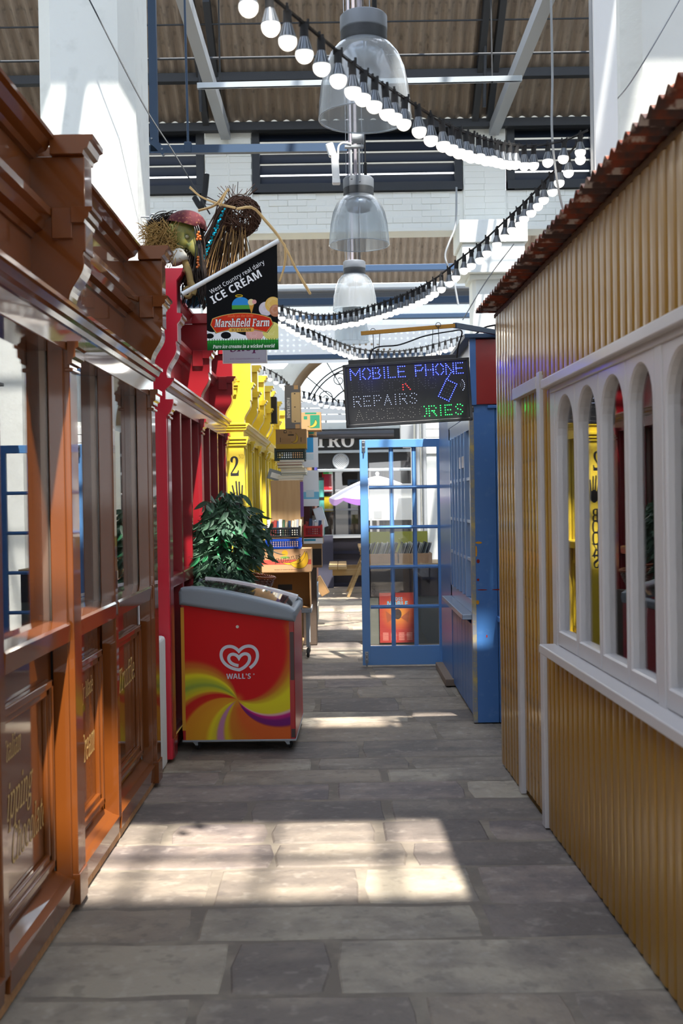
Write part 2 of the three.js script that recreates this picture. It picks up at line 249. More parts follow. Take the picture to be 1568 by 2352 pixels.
// second hall beyond: white clerestory band and beams
{
  const w = structure('wall_rear', [0, 0, -24]);
  mesh('wall_core', [BX(-6.15, 6.15, 4.6, 5.55, -0.3, 0, 0), BX(-6.15, 6.15, 5.86, 5.95, -0.3, 0, 0)], mWhiteWall, w);
  mesh('cable_tray', [BX(-6.15, 6.15, 5.55, 5.86, -0.2, 0.02, 0.01)], mDark, w);
  const t = structure('trim_1', [0, 0, -17]);
  for (const [y, z, m, h] of [[4.86, 0, mSteelBlue, 0.09], [4.63, -0.4, mDark, 0.12], [4.55, 0.3, mGalv, 0.07], [4.35, 0.1, mSteelBlue, 0.1], [4.18, -0.2, mSteelBlue, 0.07], [3.5, 0.5, mSteelBlue, 0.07]]) mesh('cross_beam', [BX(-5.9, 5.9, y, y + h, z - 0.06, z + 0.06, 0.006)], m, t);
  // perforated white screen: real holes
  const holes = []; for (let i = 0; i < 40; i++) for (let j = 0; j < 5; j++) { const h = new THREE.Path(); h.absarc(-1.95 + i * 0.1, 0.12 + j * 0.09, 0.022, 0, 2 * PI, true); holes.push(h); }
  const sc = structure('trim_2', [0, 3.75, -19.0]);
  mesh('perforated_screen', [EX(shape([[-2.1, 0], [2.1, 0], [2.1, 0.62], [-2.1, 0.62]], holes), 0.006, 0, 3)], mWhite, sc);
}
// ------------------------------------------------------------ shopfronts along the one side of the aisle
// local frame: x out to the aisle (0 = pilaster face), y up, z = 0 at the near end and negative away
function script(w, h, lines, color) { return canvasTex(w, h, (c) => { c.clearRect(0, 0, w, h); c.fillStyle = color; for (const [t, x, y, s, k] of lines) { c.save(); c.translate(x, y); c.rotate(-0.06); c.transform(k ?? 0.62, 0, -0.16, 1, 0, 0); c.font = 'italic ' + s + 'px serif'; c.fillText(t, 0, 0); c.restore(); } }); }
const CAP = [[-0.005, 0], [0.012, 0.008], [0.012, 0.022], [0.024, 0.03], [0.024, 0.058], [0.036, 0.064], [0.036, 0.085], [-0.005, 0.085]];
const CORN = [[-0.13, 0], [0.0, 0], [0.004, 0.018], [0.02, 0.024], [0.03, 0.046], [0.042, 0.05], [0.042, 0.064], [-0.13, 0.072]];
const FRIEZE = [[-0.14, 0], [-0.118, 0], [-0.112, 0.02], [-0.085, 0.03], [-0.072, 0.062], [-0.052, 0.076], [-0.05, 0.1], [-0.14, 0.104]];
const TOPC = [[-0.14, 0], [-0.11, 0.002], [-0.1, 0.018], [-0.07, 0.03], [-0.052, 0.058], [-0.034, 0.064], [-0.034, 0.078], [-0.14, 0.082]];
const CTOP = [[-0.05, 0], [0.066, 0], [0.07, 0.014], [0.084, 0.022], [0.092, 0.044], [0.104, 0.05], [0.104, 0.068], [-0.05, 0.068]];
const CLOW = [[0.02, 0], [0.066, 0], [0.07, 0.012], [0.082, 0.018], [0.084, 0.036], [0.096, 0.042], [0.096, 0.056], [0.02, 0.056]];
// body of a console bracket: S-curve below, square head above
const CONSOLE = (() => { const p = [[-0.14, 2.14], [0.006, 2.14]]; for (let i = 0; i <= 12; i++) { const t = i / 12, y = 2.15 + 0.19 * t; p.push([0.006 + 0.05 * (t * t * (3 - 2 * t)) + 0.008 * Math.sin(t * 2 * PI) * -1, y]); } p.push([0.058, 2.352], [0.066, 2.352], [0.066, 2.69], [-0.14, 2.69]); return p; })();
const up = (pts, dy, dx = 0) => pts.map(([x, y]) => [x + dx, y + dy]);
function shopfront(o) {
  const { name, label, x, z, len, posts, mullions, M, side, panelText = {}, deep = 0.3, moulded = true } = o, F = M.face ?? M.main, t = thing(name, label, 'shopfront', [x, 0, z]);
  const W = o.postW ?? 0.115, near = 0.0, far = -len;
  for (const pz of posts) {
    const p = mesh('pilaster', [BX(-0.075, -0.02, 0.06, 2.03, pz - W / 2 - 0.018, pz + W / 2 + 0.018), BX(-0.03, 0, 0.02, 2.03, pz - W / 2, pz + W / 2, 0.004), BX(-0.03, 0.006, 0.02, 0.13, pz - W / 2 - 0.004, pz + W / 2 + 0.004, 0.003)], F, t);
    mesh('capital', [RUN(up(CAP, 1.947), pz - W / 2 - 0.012, pz + W / 2 + 0.012, 0.001), BX(-0.02, 0.012, 1.925, 1.94, pz - W / 2 - 0.004, pz + W / 2 + 0.004, 0.005)], F, p);
    mesh('inner_jamb', [BX(-0.106, -0.083, 1.03, 2.0, pz - W / 2 - 0.018, pz + W / 2 + 0.018)], M.cream, p);
    const c = mesh('console', [RUN(CONSOLE, pz - W / 2, pz + W / 2, 0.003), BX(-0.05, 0.022, 2.395, 2.505, pz - W / 2 - 0.022, pz + W / 2 + 0.022, 0.003)], F, t);
    mesh('console_cap', [RUN(up(CTOP, 2.69), pz - W / 2 - 0.03, pz + W / 2 + 0.03, 0.001)], F, c); mesh('lower_cap', [RUN(up(CLOW, 2.449), pz - W / 2 - 0.026, pz + W / 2 + 0.026, 0.001)], F, c);
  }
  for (const mz of mullions) { const m = mesh('mullion', [BX(-0.075, -0.012, 0.1, 2.02, mz - 0.028, mz + 0.028, 0.004)], F, t); mesh('inner_jamb', [BX(-0.106, -0.083, 1.03, 2.0, mz - 0.03, mz + 0.03)], M.cream, m); }
  // entablature, frieze panels and cornices between the consoles
  mesh('entablature', [BX(-0.16, -0.008, 2.0, 2.095, far, near, 0.004)], F, t);
  mesh('cornice', [RUN(up(CORN, 2.085), far, near, 0.001)], F, t);
  const stops = [near, ...posts, far];
  for (let i = 0; i + 1 < stops.length; i++) {
    const a = stops[i] - (i ? W / 2 : 0), b = stops[i + 1] + (i + 2 < stops.length ? W / 2 : 0);
    if (a - b < 0.12) continue;
    const f = mesh('frieze_panel', [BX(-0.16, -0.128, 2.14, 2.76, b, a, 0)], F, t);
    mesh('frieze_moulding', [RUN(up(FRIEZE, 2.4), b, a, 0.001)], F, f);
    mesh('top_cornice', [RUN(up(TOPC, 2.68), b, a, 0.001)], F, f);
  }
  // windows and panels between uprights
  const ups = [...posts.map((p) => [p, W / 2 + 0.018]), ...mullions.map((m) => [m, 0.028]), [near, 0], [far, 0]].sort((a, b) => b[0] - a[0]);
  for (let i = 0; i + 1 < ups.length; i++) {
    const a = ups[i][0] - ups[i][1], b = ups[i + 1][0] + ups[i + 1][1];
    if (a - b < 0.14) continue;
    mesh('window_pane', [B(0.003, 0.98, a - b, -0.08, 1.52, (a + b) / 2)], mGlass, t);
    mesh('window_sill', [RUN([[-0.16, 0.965], [-0.012, 0.965], [-0.008, 1.025], [-0.014, 1.034], [-0.16, 1.046]], b, a, 0.002)], F, t);
    const p = mesh('panel', [BX(-0.11, -0.082, 0.08, 0.98, b, a, 0)], F, t), u0 = b + 0.075, u1 = a - 0.075, mm = [];
    if (moulded && u1 - u0 > 0.1) {
      for (const [s, d] of [[0, 0.028], [0.026, 0.018]]) mm.push(BX(-0.085, -0.082 + d, 0.815 - s, 0.845 - s, u0 + s, u1 - s, 0.007), BX(-0.085, -0.082 + d, 0.19 + s, 0.22 + s, u0 + s, u1 - s, 0.007), BX(-0.085, -0.082 + d, 0.19 + s, 0.845 - s, u0 + s, u0 + 0.03 + s, 0.007), BX(-0.085, -0.082 + d, 0.19 + s, 0.845 - s, u1 - 0.03 - s, u1 - s, 0.007));
      mesh('panel_moulding', mm, F, p);
    }
    const tx = panelText[i];
    if (tx) { const g = keep(new THREE.PlaneGeometry(u1 - u0 - 0.13, 0.5)); g.rotateY(PI / 2).translate(-0.0805, 0.52, (u0 + u1) / 2); mesh('lettering', g, P({ color: '#ffffff', map: script(256, 320, tx, '#cfae6c'), alphaTest: 0.62, roughness: 0.5 }), p); }
    mesh('bottom_rail', [RUN([[-0.11, 0.045], [-0.014, 0.045], [-0.01, 0.115], [-0.04, 0.126], [-0.11, 0.165]], b, a, 0.002)], F, t);
  }
  // plinth of small tiles
  const pl = mesh('plinth', [BX(-0.14, -0.035, 0, 0.05, far, near, 0)], matte('#4b3c2f'), t), n = Math.max(1, Math.round(len / 0.152)), tg = ready(RB(0.012, 0.046, len / n - 0.006, 0.002));
  if (o.tiles) for (let i = 0; i < n; i++) { const m = mesh('tile', tg, mTile, pl); m.position.set(-0.03, 0.024, -(i + 0.5) * len / n); }
  // dark shell of the shop behind the glass
  mesh('shop_shell', [BX(-deep - 0.2, -deep - 0.16, 0, 2.76, far, near, 0), BX(-deep - 0.16, -0.13, 2.72, 2.76, far, near, 0), BX(-deep - 0.16, -0.1, 0.06, 0.09, far, near, 0), BX(-deep - 0.16, -0.13, 0, 2.76, far, far + 0.02, 0)], mInside, t);
  if (side) side(t, F, W);
  return t;
}
// closing side of a shop, cut to the same outline as its consoles
function gable(t, m, back = -0.2, z = 0, th = 0.03) {
  const p = [[back, 0.02], [0, 0.02], [0, 0.13], [-0.004, 0.13], [-0.004, 1.935], [0.022, 1.965], [0.036, 2.01], [0.036, 2.03], [-0.006, 2.03], [-0.006, 2.085], [0.02, 2.109], [0.042, 2.14], [0.006, 2.15], ...CONSOLE.slice(2, -1), [back, 2.69]];
  p.splice(p.length - 2, 1, [0.066, 2.449], [0.082, 2.468], [0.096, 2.505], [0.066, 2.51], [0.066, 2.69], [0.09, 2.72], [0.104, 2.758], [back, 2.758]);
  p.pop();
  return mesh('end_panel', [RUN(p, z, z - th, 0.001)], m, t);
}
const shopA = shopfront({ name: 'shopfront', label: 'chestnut brown glossy sweet-shop front with gold script on its lower panels', x: -0.96, z: -1.6, len: 4.33, posts: [-0.775, -2.515, -4.262], mullions: [-1.63, -3.29], M: { main: mBrown, cream: mCream }, deep: 0.9, tiles: true,
  panelText: { 2: [['Italian', 30, 70, 60, 0.5], ['Dipping', 2, 190, 96, 0.5], ['Chocolate', 60, 280, 96, 0.46]], 3: [['Locally Made', 20, 70, 58, 0.6], ['Ice Cream', 10, 230, 100, 0.5]], 4: [['& Truffles', 20, 130, 96, 0.55]] } });
const shopB = shopfront({ name: 'shopfront', label: 'dark red glossy shopfront between the brown front and the yellow bookshop', x: -0.963, z: -6.35, len: 3.36, posts: [-0.08, -1.6, -3.25], mullions: [-0.62, -1.1, -2.15, -2.7], M: { main: mRed, cream: mCream }, deep: 0.06,
  side: (t, F) => { gable(t, mRedEndLit, -0.14, 0.012); } });
const shopC = shopfront({ name: 'shopfront', label: 'bright yellow second-hand bookshop front with black lettering on its end post', x: -0.85, z: -10.08, len: 3.1, posts: [-0.08, -0.88, -1.8, -2.85], mullions: [-0.44, -1.3, -2.3], M: { main: mYellow, cream: mYellow }, deep: 0.3,
  side: (t, F) => {
    const g = gable(t, F, -0.16, 0.012);
    mesh('side_moulding', [[2.09, 0.02, 0.012], [2.112, 0.02, 0.02], [2.134, 0.016, 0.028], [1.95, 0.02, 0.012], [1.975, 0.024, 0.02], [2.005, 0.02, 0.028]].map(([y, h, o]) => BX(-0.16, 0.02, y, y + h, 0.01, 0.012 + o, 0.002)), F, g);
    mesh('side_bracket', [BX(-0.15, -0.06, 2.4, 2.5, 0.01, 0.035), BX(-0.125, -0.05, 2.455, 2.475, 0.01, 0.045), BX(-0.13, -0.045, 2.478, 2.505, 0.01, 0.055), BX(-0.16, -0.03, 2.52, 2.69, 0.01, 0.02)], F, g);
    const map = canvasTex(256, 1400, (c, w, h) => {
      c.fillStyle = '#f2d54a'; c.fillRect(0, 0, w, h); c.fillStyle = '#23262c';
      c.font = 'bold 300px serif'; c.fillText('2', 8, 300); c.font = '64px serif'; c.fillStyle = '#b08a30'; c.fillText('ND', 160, 110); c.fillStyle = '#23262c';
      // hand print
      c.beginPath(); c.ellipse(150, 585, 72, 72, 0.2, 0, 7); c.fill(); c.lineCap = 'round'; c.strokeStyle = '#23262c';
      for (const [a, b, d, e, wd] of [[90, 540, 48, 410, 26], [130, 530, 112, 366, 28], [168, 530, 164, 372, 28], [205, 545, 216, 410, 25], [100, 620, 16, 545, 30]]) { c.lineWidth = wd; c.beginPath(); c.moveTo(a, b); c.lineTo(d, e); c.stroke(); }
      c.font = 'bold 205px serif'; 'BOOKS'.split('').forEach((l, i) => { const m = c.measureText(l).width; c.fillText(l, 128 - m / 2, 870 + i * 128); });
    });
    mesh('lettering', keep(new THREE.PlaneGeometry(0.132, 1.13).translate(-0.069, 1.36, 0.0155)), P({ color: '#ffffff', map, roughness: 0.4, clearcoat: 0.5, clearcoatRoughness: 0.14 }), g);
  } });
const shopD = shopfront({ name: 'shopfront', label: 'farther yellow shopfront standing past the cardboard box stacks', x: -0.86, z: -13.45, len: 3.1, posts: [-0.08, -1.5, -3.0], mullions: [-0.8, -2.2], M: { main: mYellow, cream: mYellow }, deep: 0.3, side: (t, F) => gable(t, F, -0.18, 0.012) });
{ // stub of rendered wall in the gap between the brown and the red fronts
  const s = structure('wall_stub'); mesh('wall_face', [BX(-1.25, -0.985, 0, 0.72, -6.3, -5.98, 0.02), BX(-1.3, -1.08, 0.7, 2.7, -6.3, -5.98, 0)], mWhiteWall, s);
}

// ------------------------------------------------------------ yellow boarded kiosk on the other side
// local frame: u = x towards the camera along its face, z out of the aisle (0 = face), turned with the group
{
  const k = thing('kiosk', 'mustard yellow ribbed-board kiosk with white arched windows and a rusty corrugated roof edge', 'kiosk', [0.868, 0, -6.2], 0);
  k.rotation.y = -PI / 2 + 0.026;       // local +x runs towards the camera, local +z faces the aisle
  const END = 4.6, pitch = 0.1, r = rng(5), cache = {};
  const board = (h) => cache[h.toFixed(3)] ??= ready(EX(shape([[-0.0415, 0], [-0.0415, 0.006], [-0.037, 0.0115], [-0.026, 0.0145], [0, 0.0155], [0.026, 0.0145], [0.037, 0.0115], [0.0415, 0.006], [0.0415, 0]]), h, 0).rotateX(-PI / 2).rotateY(PI));
  const face = (u, y0, y1, m = mKiosk, parent = k) => { const b = mesh('board', board(y1 - y0), m, parent); b.position.set(u, y0, 0.001 + r() * 0.002); };
  mesh('wall_backing', [BX(0.0, END, 0, 0.82, -0.06, 0, 0), BX(0, END, 1.9, 2.46, -0.06, 0, 0), BX(0, 1.5, 0, 2.46, -0.06, 0, 0), BX(0, 0.03, 0, 2.46, -1.8, 0, 0)], matte('#7b5a1c'), k);
  for (let u = 0.042; u < 0.56; u += 0.083) face(u, 0.01, 2.455, mKioskWorn);
  for (let u = 0.623; u < 1.21; u += 0.083) face(u, 1.985, 2.455);
  for (let u = 1.275; u < 1.4; u += 0.083) face(u, 0.01, 2.455);
  for (let u = 1.441; u < END; u += 0.083) { face(u, 1.95, 2.455); face(u, 0.01, 0.8); }
  // narrow door
  const d = mesh('door', [BX(0.64, 1.17, 0.02, 1.95, -0.04, -0.006, 0.002)], mKiosk, k);
  for (let u = 0.69; u < 1.16; u += 0.083) { const b = mesh('board', board(1.9), mKioskWorn, d); b.position.set(u, 0.03, -0.008); }
  mesh('hinge', [BX(1.135, 1.165, 1.14, 1.27, 0.005, 0.02)], mKiosk, d);
  mesh('door_trim', [BX(0.585, 0.645, 0.0, 1.95, 0.0, 0.026), BX(1.165, 1.232, 0, 2.0, 0, 0.03), BX(0.585, 1.165, 1.93, 1.985, 0, 0.034)], mFrame, k);
  // window: rail, sill, arched lights, one casement joint
  mesh('head_rail', [BX(1.36, END, 1.908, 1.95, 0, 0.05, 0.006), BX(1.42, END, 1.885, 1.91, 0, 0.025, 0.004)], mFrame, k);
  mesh('window_sill', [BX(1.42, END, 0.797, 0.835, -0.02, 0.085, 0.006)], mFrame, k);
  const arch = (u0, u1, y0, yTop, rw) => { const pth = new THREE.Path(), c = (u0 + u1) / 2, rr = rw / 2; pth.moveTo(c - rr, y0); pth.lineTo(c + rr, y0); pth.lineTo(c + rr, yTop - rr); pth.absarc(c, yTop - rr, rr, 0, PI, false); pth.lineTo(c - rr, y0); return pth; };
  const lights = [[1.485, 1.845], [1.845, 2.2], [2.2, 2.55], [2.55, 2.86], [2.93, 3.28], [3.28, 3.63], [3.63, 3.98], [3.98, 4.33]];
  for (const [a, b] of lights) {
    const f = mesh('window_frame', [EX(shape([[a + 0.002, 0.835], [b - 0.002, 0.835], [b - 0.002, 1.89], [a + 0.002, 1.89]], [arch(a, b, 0.9, 1.855, b - a - 0.058)]), 0.036, 0.006, 8).translate(0, 0, -0.024)], mFrame, k);
    mesh('window_pane', [B(b - a - 0.01, 1.03, 0.003)], mGlass, f).position.set((a + b) / 2, 1.375, -0.009); f.children[0].rotation.y = 0.016;
  }
  for (const [a, b] of [[1.4, 1.487], [2.86, 2.93], [4.33, 4.5]]) mesh('window_post', [BX(a, b, 0.83, 1.89, -0.05, 0.02, 0.004)], mFrame, k);
  mesh('kiosk_shell', [BX(0, END, 0, 2.46, -1.84, -1.8, 0), BX(END - 0.03, END, 0, 2.46, -1.8, -0.05, 0), BX(0.03, END, 0.4, 0.43, -1.8, -0.06, 0), BX(1.42, 1.46, 0.4, 2.46, -1.8, -0.06, 0)], mInside, k);
  // corrugated roof sheet overhanging the face: ribs run out over the aisle
  const rt = matte('#ffffff', { map: tex(256, (a, b) => mixc(mixc(hex('#463331'), hex('#83381f'), (n2(a, b) - 0.42) * 4), hex('#c2bab4'), clamp((n3(a, b) - 0.56) * 7, 0, 1) * 0.85), true, 1.6), roughness: 0.8, bumpMap: bumpCoarse, bumpScale: 0.004 });
  const corr = (off, x0, x1) => { const pts = [], n = Math.round((x1 - x0) / 0.0095); for (let i = 0; i <= n; i++) pts.push([x0 + (x1 - x0) * i / n, 0.011 * Math.cos((x1 - x0) * i / n / 0.076 * 2 * PI + off)]); for (let i = n; i >= 0; i--) pts.push([pts[i][0], pts[i][1] + 0.0035]); return pts; };
  for (let i = 0; i < 6; i++) { const a = -0.04 + i * 0.78, m = mesh('roof_sheet', [EX(shape(corr(i, a, Math.min(a + 0.82, END))), 1.94).translate(0, 2.468 + (i % 2) * 0.006, -1.82)], rt, k); m.rotation.x = 0.0; }
  mesh('roof_batten', [BX(-0.02, END, 2.43, 2.452, -0.03, 0.02, 0.003)], matte('#5a4028'), k);
}
// ------------------------------------------------------------ blue phone kiosk with its glazed door standing open
{
  const k = thing('kiosk', 'blue boarded phone kiosk with a red fascia and a barred side window', 'kiosk', [0.845, 0, -7.34]);
  // front of upright boards facing the aisle's near end, x from 0 inwards
  const r = rng(21);
  mesh('wall_backing', [BX(0.012, 1.3, 0, 2.5, -0.06, -0.02, 0), BX(0.02, 0.06, 0, 0.62, -2.42, -0.02, 0), BX(0.02, 0.06, 1.98, 2.5, -2.42, -0.02, 0), BX(0.02, 1.3, 0, 2.5, -2.46, -2.42, 0), BX(0.3, 0.34, 0, 2.5, -2.42, -0.06, 0)], mBlue, k);
  for (let i = 0; i < 8; i++) mesh('board', [RB(0.153, 2.06, 0.022, 0.003, 0.077 + i * 0.156, 1.03, -0.01 + (r() - 0.5) * 0.002)], mBlueWorn, k);
  mesh('corner_post', [BX(-0.012, 0.016, 0, 2.05, -0.045, 0.004, 0.003)], paint('#ffffff', { map: speck('#7b7f86', '#b59d5e', 0.5, 0.9, 2), clearcoat: 0.4 }), k);
  // worn paint: patches where an earlier red and ochre coat shows through
  for (const [x, y, w, h, m] of [[0.02, 0.86, 0.07, 0.008, '#7a1d17'], [0.115, 0.86, 0.09, 0.009, '#7a1d17'], [0.014, 1.165, 0.045, 0.016, '#c98a12'], [0.012, 1.11, 0.014, 0.075, '#c98a12'], [0.02, 1.045, 0.022, 0.028, '#7a1d17'], [0.02, 0.925, 0.018, 0.018, '#7a1d17'], [0.014, 0.78, 0.02, 0.03, '#c98a12'], [0.075, 0.56, 0.01, 0.02, '#8f1a14']])
    mesh('worn_patch', [put(new THREE.CircleGeometry(0.5, 7).scale(w, h, 1), x + w / 2, y, 0.0022)], matte(m), k);
  mesh('fascia', [BX(0.03, 1.3, 2.055, 2.475, -0.02, 0.018, 0.004)], mSignRed, k);
  mesh('corner_trim', [BX(-0.005, 0.035, 2.05, 2.49, -0.05, 0.02, 0.004)], mBlue, k);
  mesh('roof_edge', [BX(-0.04, 1.3, 2.478, 2.506, -2.46, 0.05, 0.004), BX(0.1, 1.3, 2.506, 2.53, -2.3, 0.0, 0.004)], mSteelBlue, k);
  mesh('ledge', [BX(0.145, 0.4, 0.655, 0.69, 0, 0.09, 0.005), BX(0.105, 0.3, 2.03, 2.05, 0, 0.02, 0.003)], mBlue, k);
  // side under the window: narrow matchboarding
  const bg = ready(RB(0.02, 0.6, 0.068, 0.004));
  for (let i = 0; i < 34; i++) { const b = mesh('board', bg, mBlueWorn, k); b.position.set(0.014 + (r() - 0.5) * 0.002, 0.32, -0.07 - i * 0.07); }
  mesh('window_sill', [BX(-0.075, 0.04, 0.665, 0.7, -1.5, -0.02, 0.005)], paint('#6d7c92', { clearcoat: 0.2 }), k);
  // glazed side window of small panes
  const f = mesh('window_frame', [BX(-0.004, 0.035, 0.7, 0.79, -1.5, -0.04), BX(-0.004, 0.035, 1.9, 1.99, -1.5, -0.04), BX(-0.004, 0.035, 0.7, 1.99, -0.1, -0.04), BX(-0.004, 0.035, 0.7, 1.99, -1.5, -1.42), BX(-0.002, 0.03, 1.995, 2.05, -1.6, -0.04)], paint('#5d86b8', { clearcoat: 0.5 }), k);
  for (const y of [1.05, 1.3, 1.58]) mesh('glazing_bar', [BX(-0.004, 0.03, y - 0.012, y + 0.012, -1.42, -0.1)], paint('#8ea6c4'), f);
  for (let i = 1; i < 6; i++) mesh('glazing_bar', [BX(-0.016, 0.03, 0.79, 1.9, -0.1 - i * 0.22 - 0.014, -0.1 - i * 0.22 + 0.014)], paint('#7f9cc2'), f);
  mesh('window_pane', [BX(0.014, 0.017, 0.79, 1.9, -1.42, -0.1, 0)], mGlass, f);
  for (const z of [-0.45, -0.62]) mesh('vent', [BX(-0.012, 0.01, 1.66, 1.74, z - 0.07, z + 0.07)], mFrame, f);
  mesh('side_post', [BX(0.0, 0.06, 0, 2.46, -2.42, -1.5, 0.004)], mBlue, k);
  mesh('doorstep', [BX(-0.06, 0.06, 0, 0.055, -2.4, -1.45, 0.008)], matte('#7a6a5c'), k);
}
{ // open door: hinged at the kiosk side, leaf square across the aisle
  const d = thing('glazed_door', 'light blue fifteen-pane glazed door standing open across the aisle', 'door', [0.165, 0.012, -9.9]);
  const W = 0.745, H = 1.965, rails = [0, 0.165, 0.507, 0.854, 1.2, 1.548, 1.9], st = 0.075;
  mesh('stile', [BX(0, st - 0.005, 0, H, -0.04, 0, 0.004)], mDoor, d); mesh('stile', [BX(W - st, W, 0, H, -0.04, 0, 0.004)], mDoor, d);
  mesh('rail', [BX(st - 0.01, W - st + 0.005, 0, 0.165, -0.039, -0.001, 0.003)], mDoor, d); mesh('rail', [BX(st - 0.01, W - st + 0.005, 1.895, H, -0.039, -0.001, 0.003)], mDoor, d);
  const x0 = st, x1 = W - st, cw = (x1 - x0) / 3;
  for (let i = 1; i < 3; i++) mesh('glazing_bar', [RUN([[-0.019, 0], [0.019, 0], [0.008, 0.02], [-0.008, 0.02]].map(([a, b]) => [a, b]), 0, 1.73, 0.001).rotateX(-PI / 2).translate(x0 + i * cw, 0.165, -0.022)], mDoor, d);
  for (let j = 2; j < 6; j++) mesh('glazing_bar', [B(W - 2 * st, 0.03, 0.02, W / 2, rails[j], -0.014), RB(W - 2 * st, 0.012, 0.014, 0.004, W / 2, rails[j], -0.002)], mDoor, d);
  for (let i = 0; i < 3; i++) for (let j = 1; j < 6; j++) mesh('pane', [BX(x0 + i * cw + 0.006, x0 + (i + 1) * cw - 0.006, rails[j] + 0.006, rails[j + 1] - 0.006, -0.022, -0.02, 0)], mGlass, d);
  for (const y of [0.01, 1.85]) { const b = mesh('bolt', [RB(0.03, 0.1, 0.008, 0.002, 0.035, y + 0.06, 0.004), rod([0.035, y - 0.02, 0.012], [0.035, y + 0.1, 0.012], 0.006), RB(0.022, 0.014, 0.016, 0.002, 0.035, y + 0.045, 0.01), RB(0.022, 0.014, 0.016, 0.002, 0.035, y + 0.085, 0.01)], mSteel, d); b.userData.label = 'worn steel door bolt'; }
  for (const y of [0.3, 1.0, 1.7]) mesh('hinge', [rod([W + 0.004, y - 0.04, 0.002], [W + 0.004, y + 0.04, 0.002], 0.006)], mDoor, d);
}

// ------------------------------------------------------------ LED sign on its bracket
const FONT = { M: [[0, 0, 0, 1, 0.5, 0.4, 1, 1, 1, 0]], O: [[0.3, 0, 0, 0.25, 0, 0.75, 0.3, 1, 0.7, 1, 1, 0.75, 1, 0.25, 0.7, 0, 0.3, 0]], B: [[0, 0, 0, 1, 0.7, 1, 0.9, 0.8, 0.7, 0.52, 0, 0.52], [0.7, 0.52, 1, 0.26, 0.75, 0, 0, 0]], I: [[0.5, 0, 0.5, 1]], L: [[0, 1, 0, 0, 0.9, 0]], E: [[0.9, 1, 0, 1, 0, 0, 0.9, 0], [0, 0.5, 0.75, 0.5]], P: [[0, 0, 0, 1, 0.75, 1, 1, 0.75, 0.75, 0.48, 0, 0.48]], H: [[0, 0, 0, 1], [1, 0, 1, 1], [0, 0.5, 1, 0.5]], N: [[0, 0, 0, 1, 1, 0, 1, 1]], U: [[0, 1, 0, 0.25, 0.3, 0, 0.7, 0, 1, 0.25, 1, 1]], C: [[1, 0.85, 0.7, 1, 0.3, 1, 0, 0.75, 0, 0.25, 0.3, 0, 0.7, 0, 1, 0.15]], K: [[0, 0, 0, 1], [0.9, 1, 0, 0.45], [0.25, 0.6, 0.9, 0]], G: [[1, 0.85, 0.7, 1, 0.3, 1, 0, 0.75, 0, 0.25, 0.3, 0, 0.8, 0, 1, 0.2, 1, 0.45, 0.6, 0.45]], R: [[0, 0, 0, 1, 0.75, 1, 1, 0.78, 0.75, 0.5, 0, 0.5], [0.5, 0.5, 1, 0]], A: [[0, 0, 0.5, 1, 1, 0], [0.22, 0.4, 0.78, 0.4]], S: [[1, 0.85, 0.7, 1, 0.3, 1, 0.05, 0.78, 0.3, 0.55, 0.7, 0.45, 0.95, 0.22, 0.7, 0, 0.3, 0, 0, 0.15]] };
const dots = (l, x, y, s, out) => { for (let i = 0; i + 3 < l.length; i += 2) { const [a, b, c, d] = l.slice(i, i + 4), n = Math.max(1, Math.round(Math.hypot((c - a) * s[0], (d - b) * s[1]) / s[2])); for (let k = 0; k < n + (i + 5 > l.length ? 1 : 0); k++) out.push([x + lerp(a, c, k / n) * s[0], y + lerp(b, d, k / n) * s[1]]); } return out; };
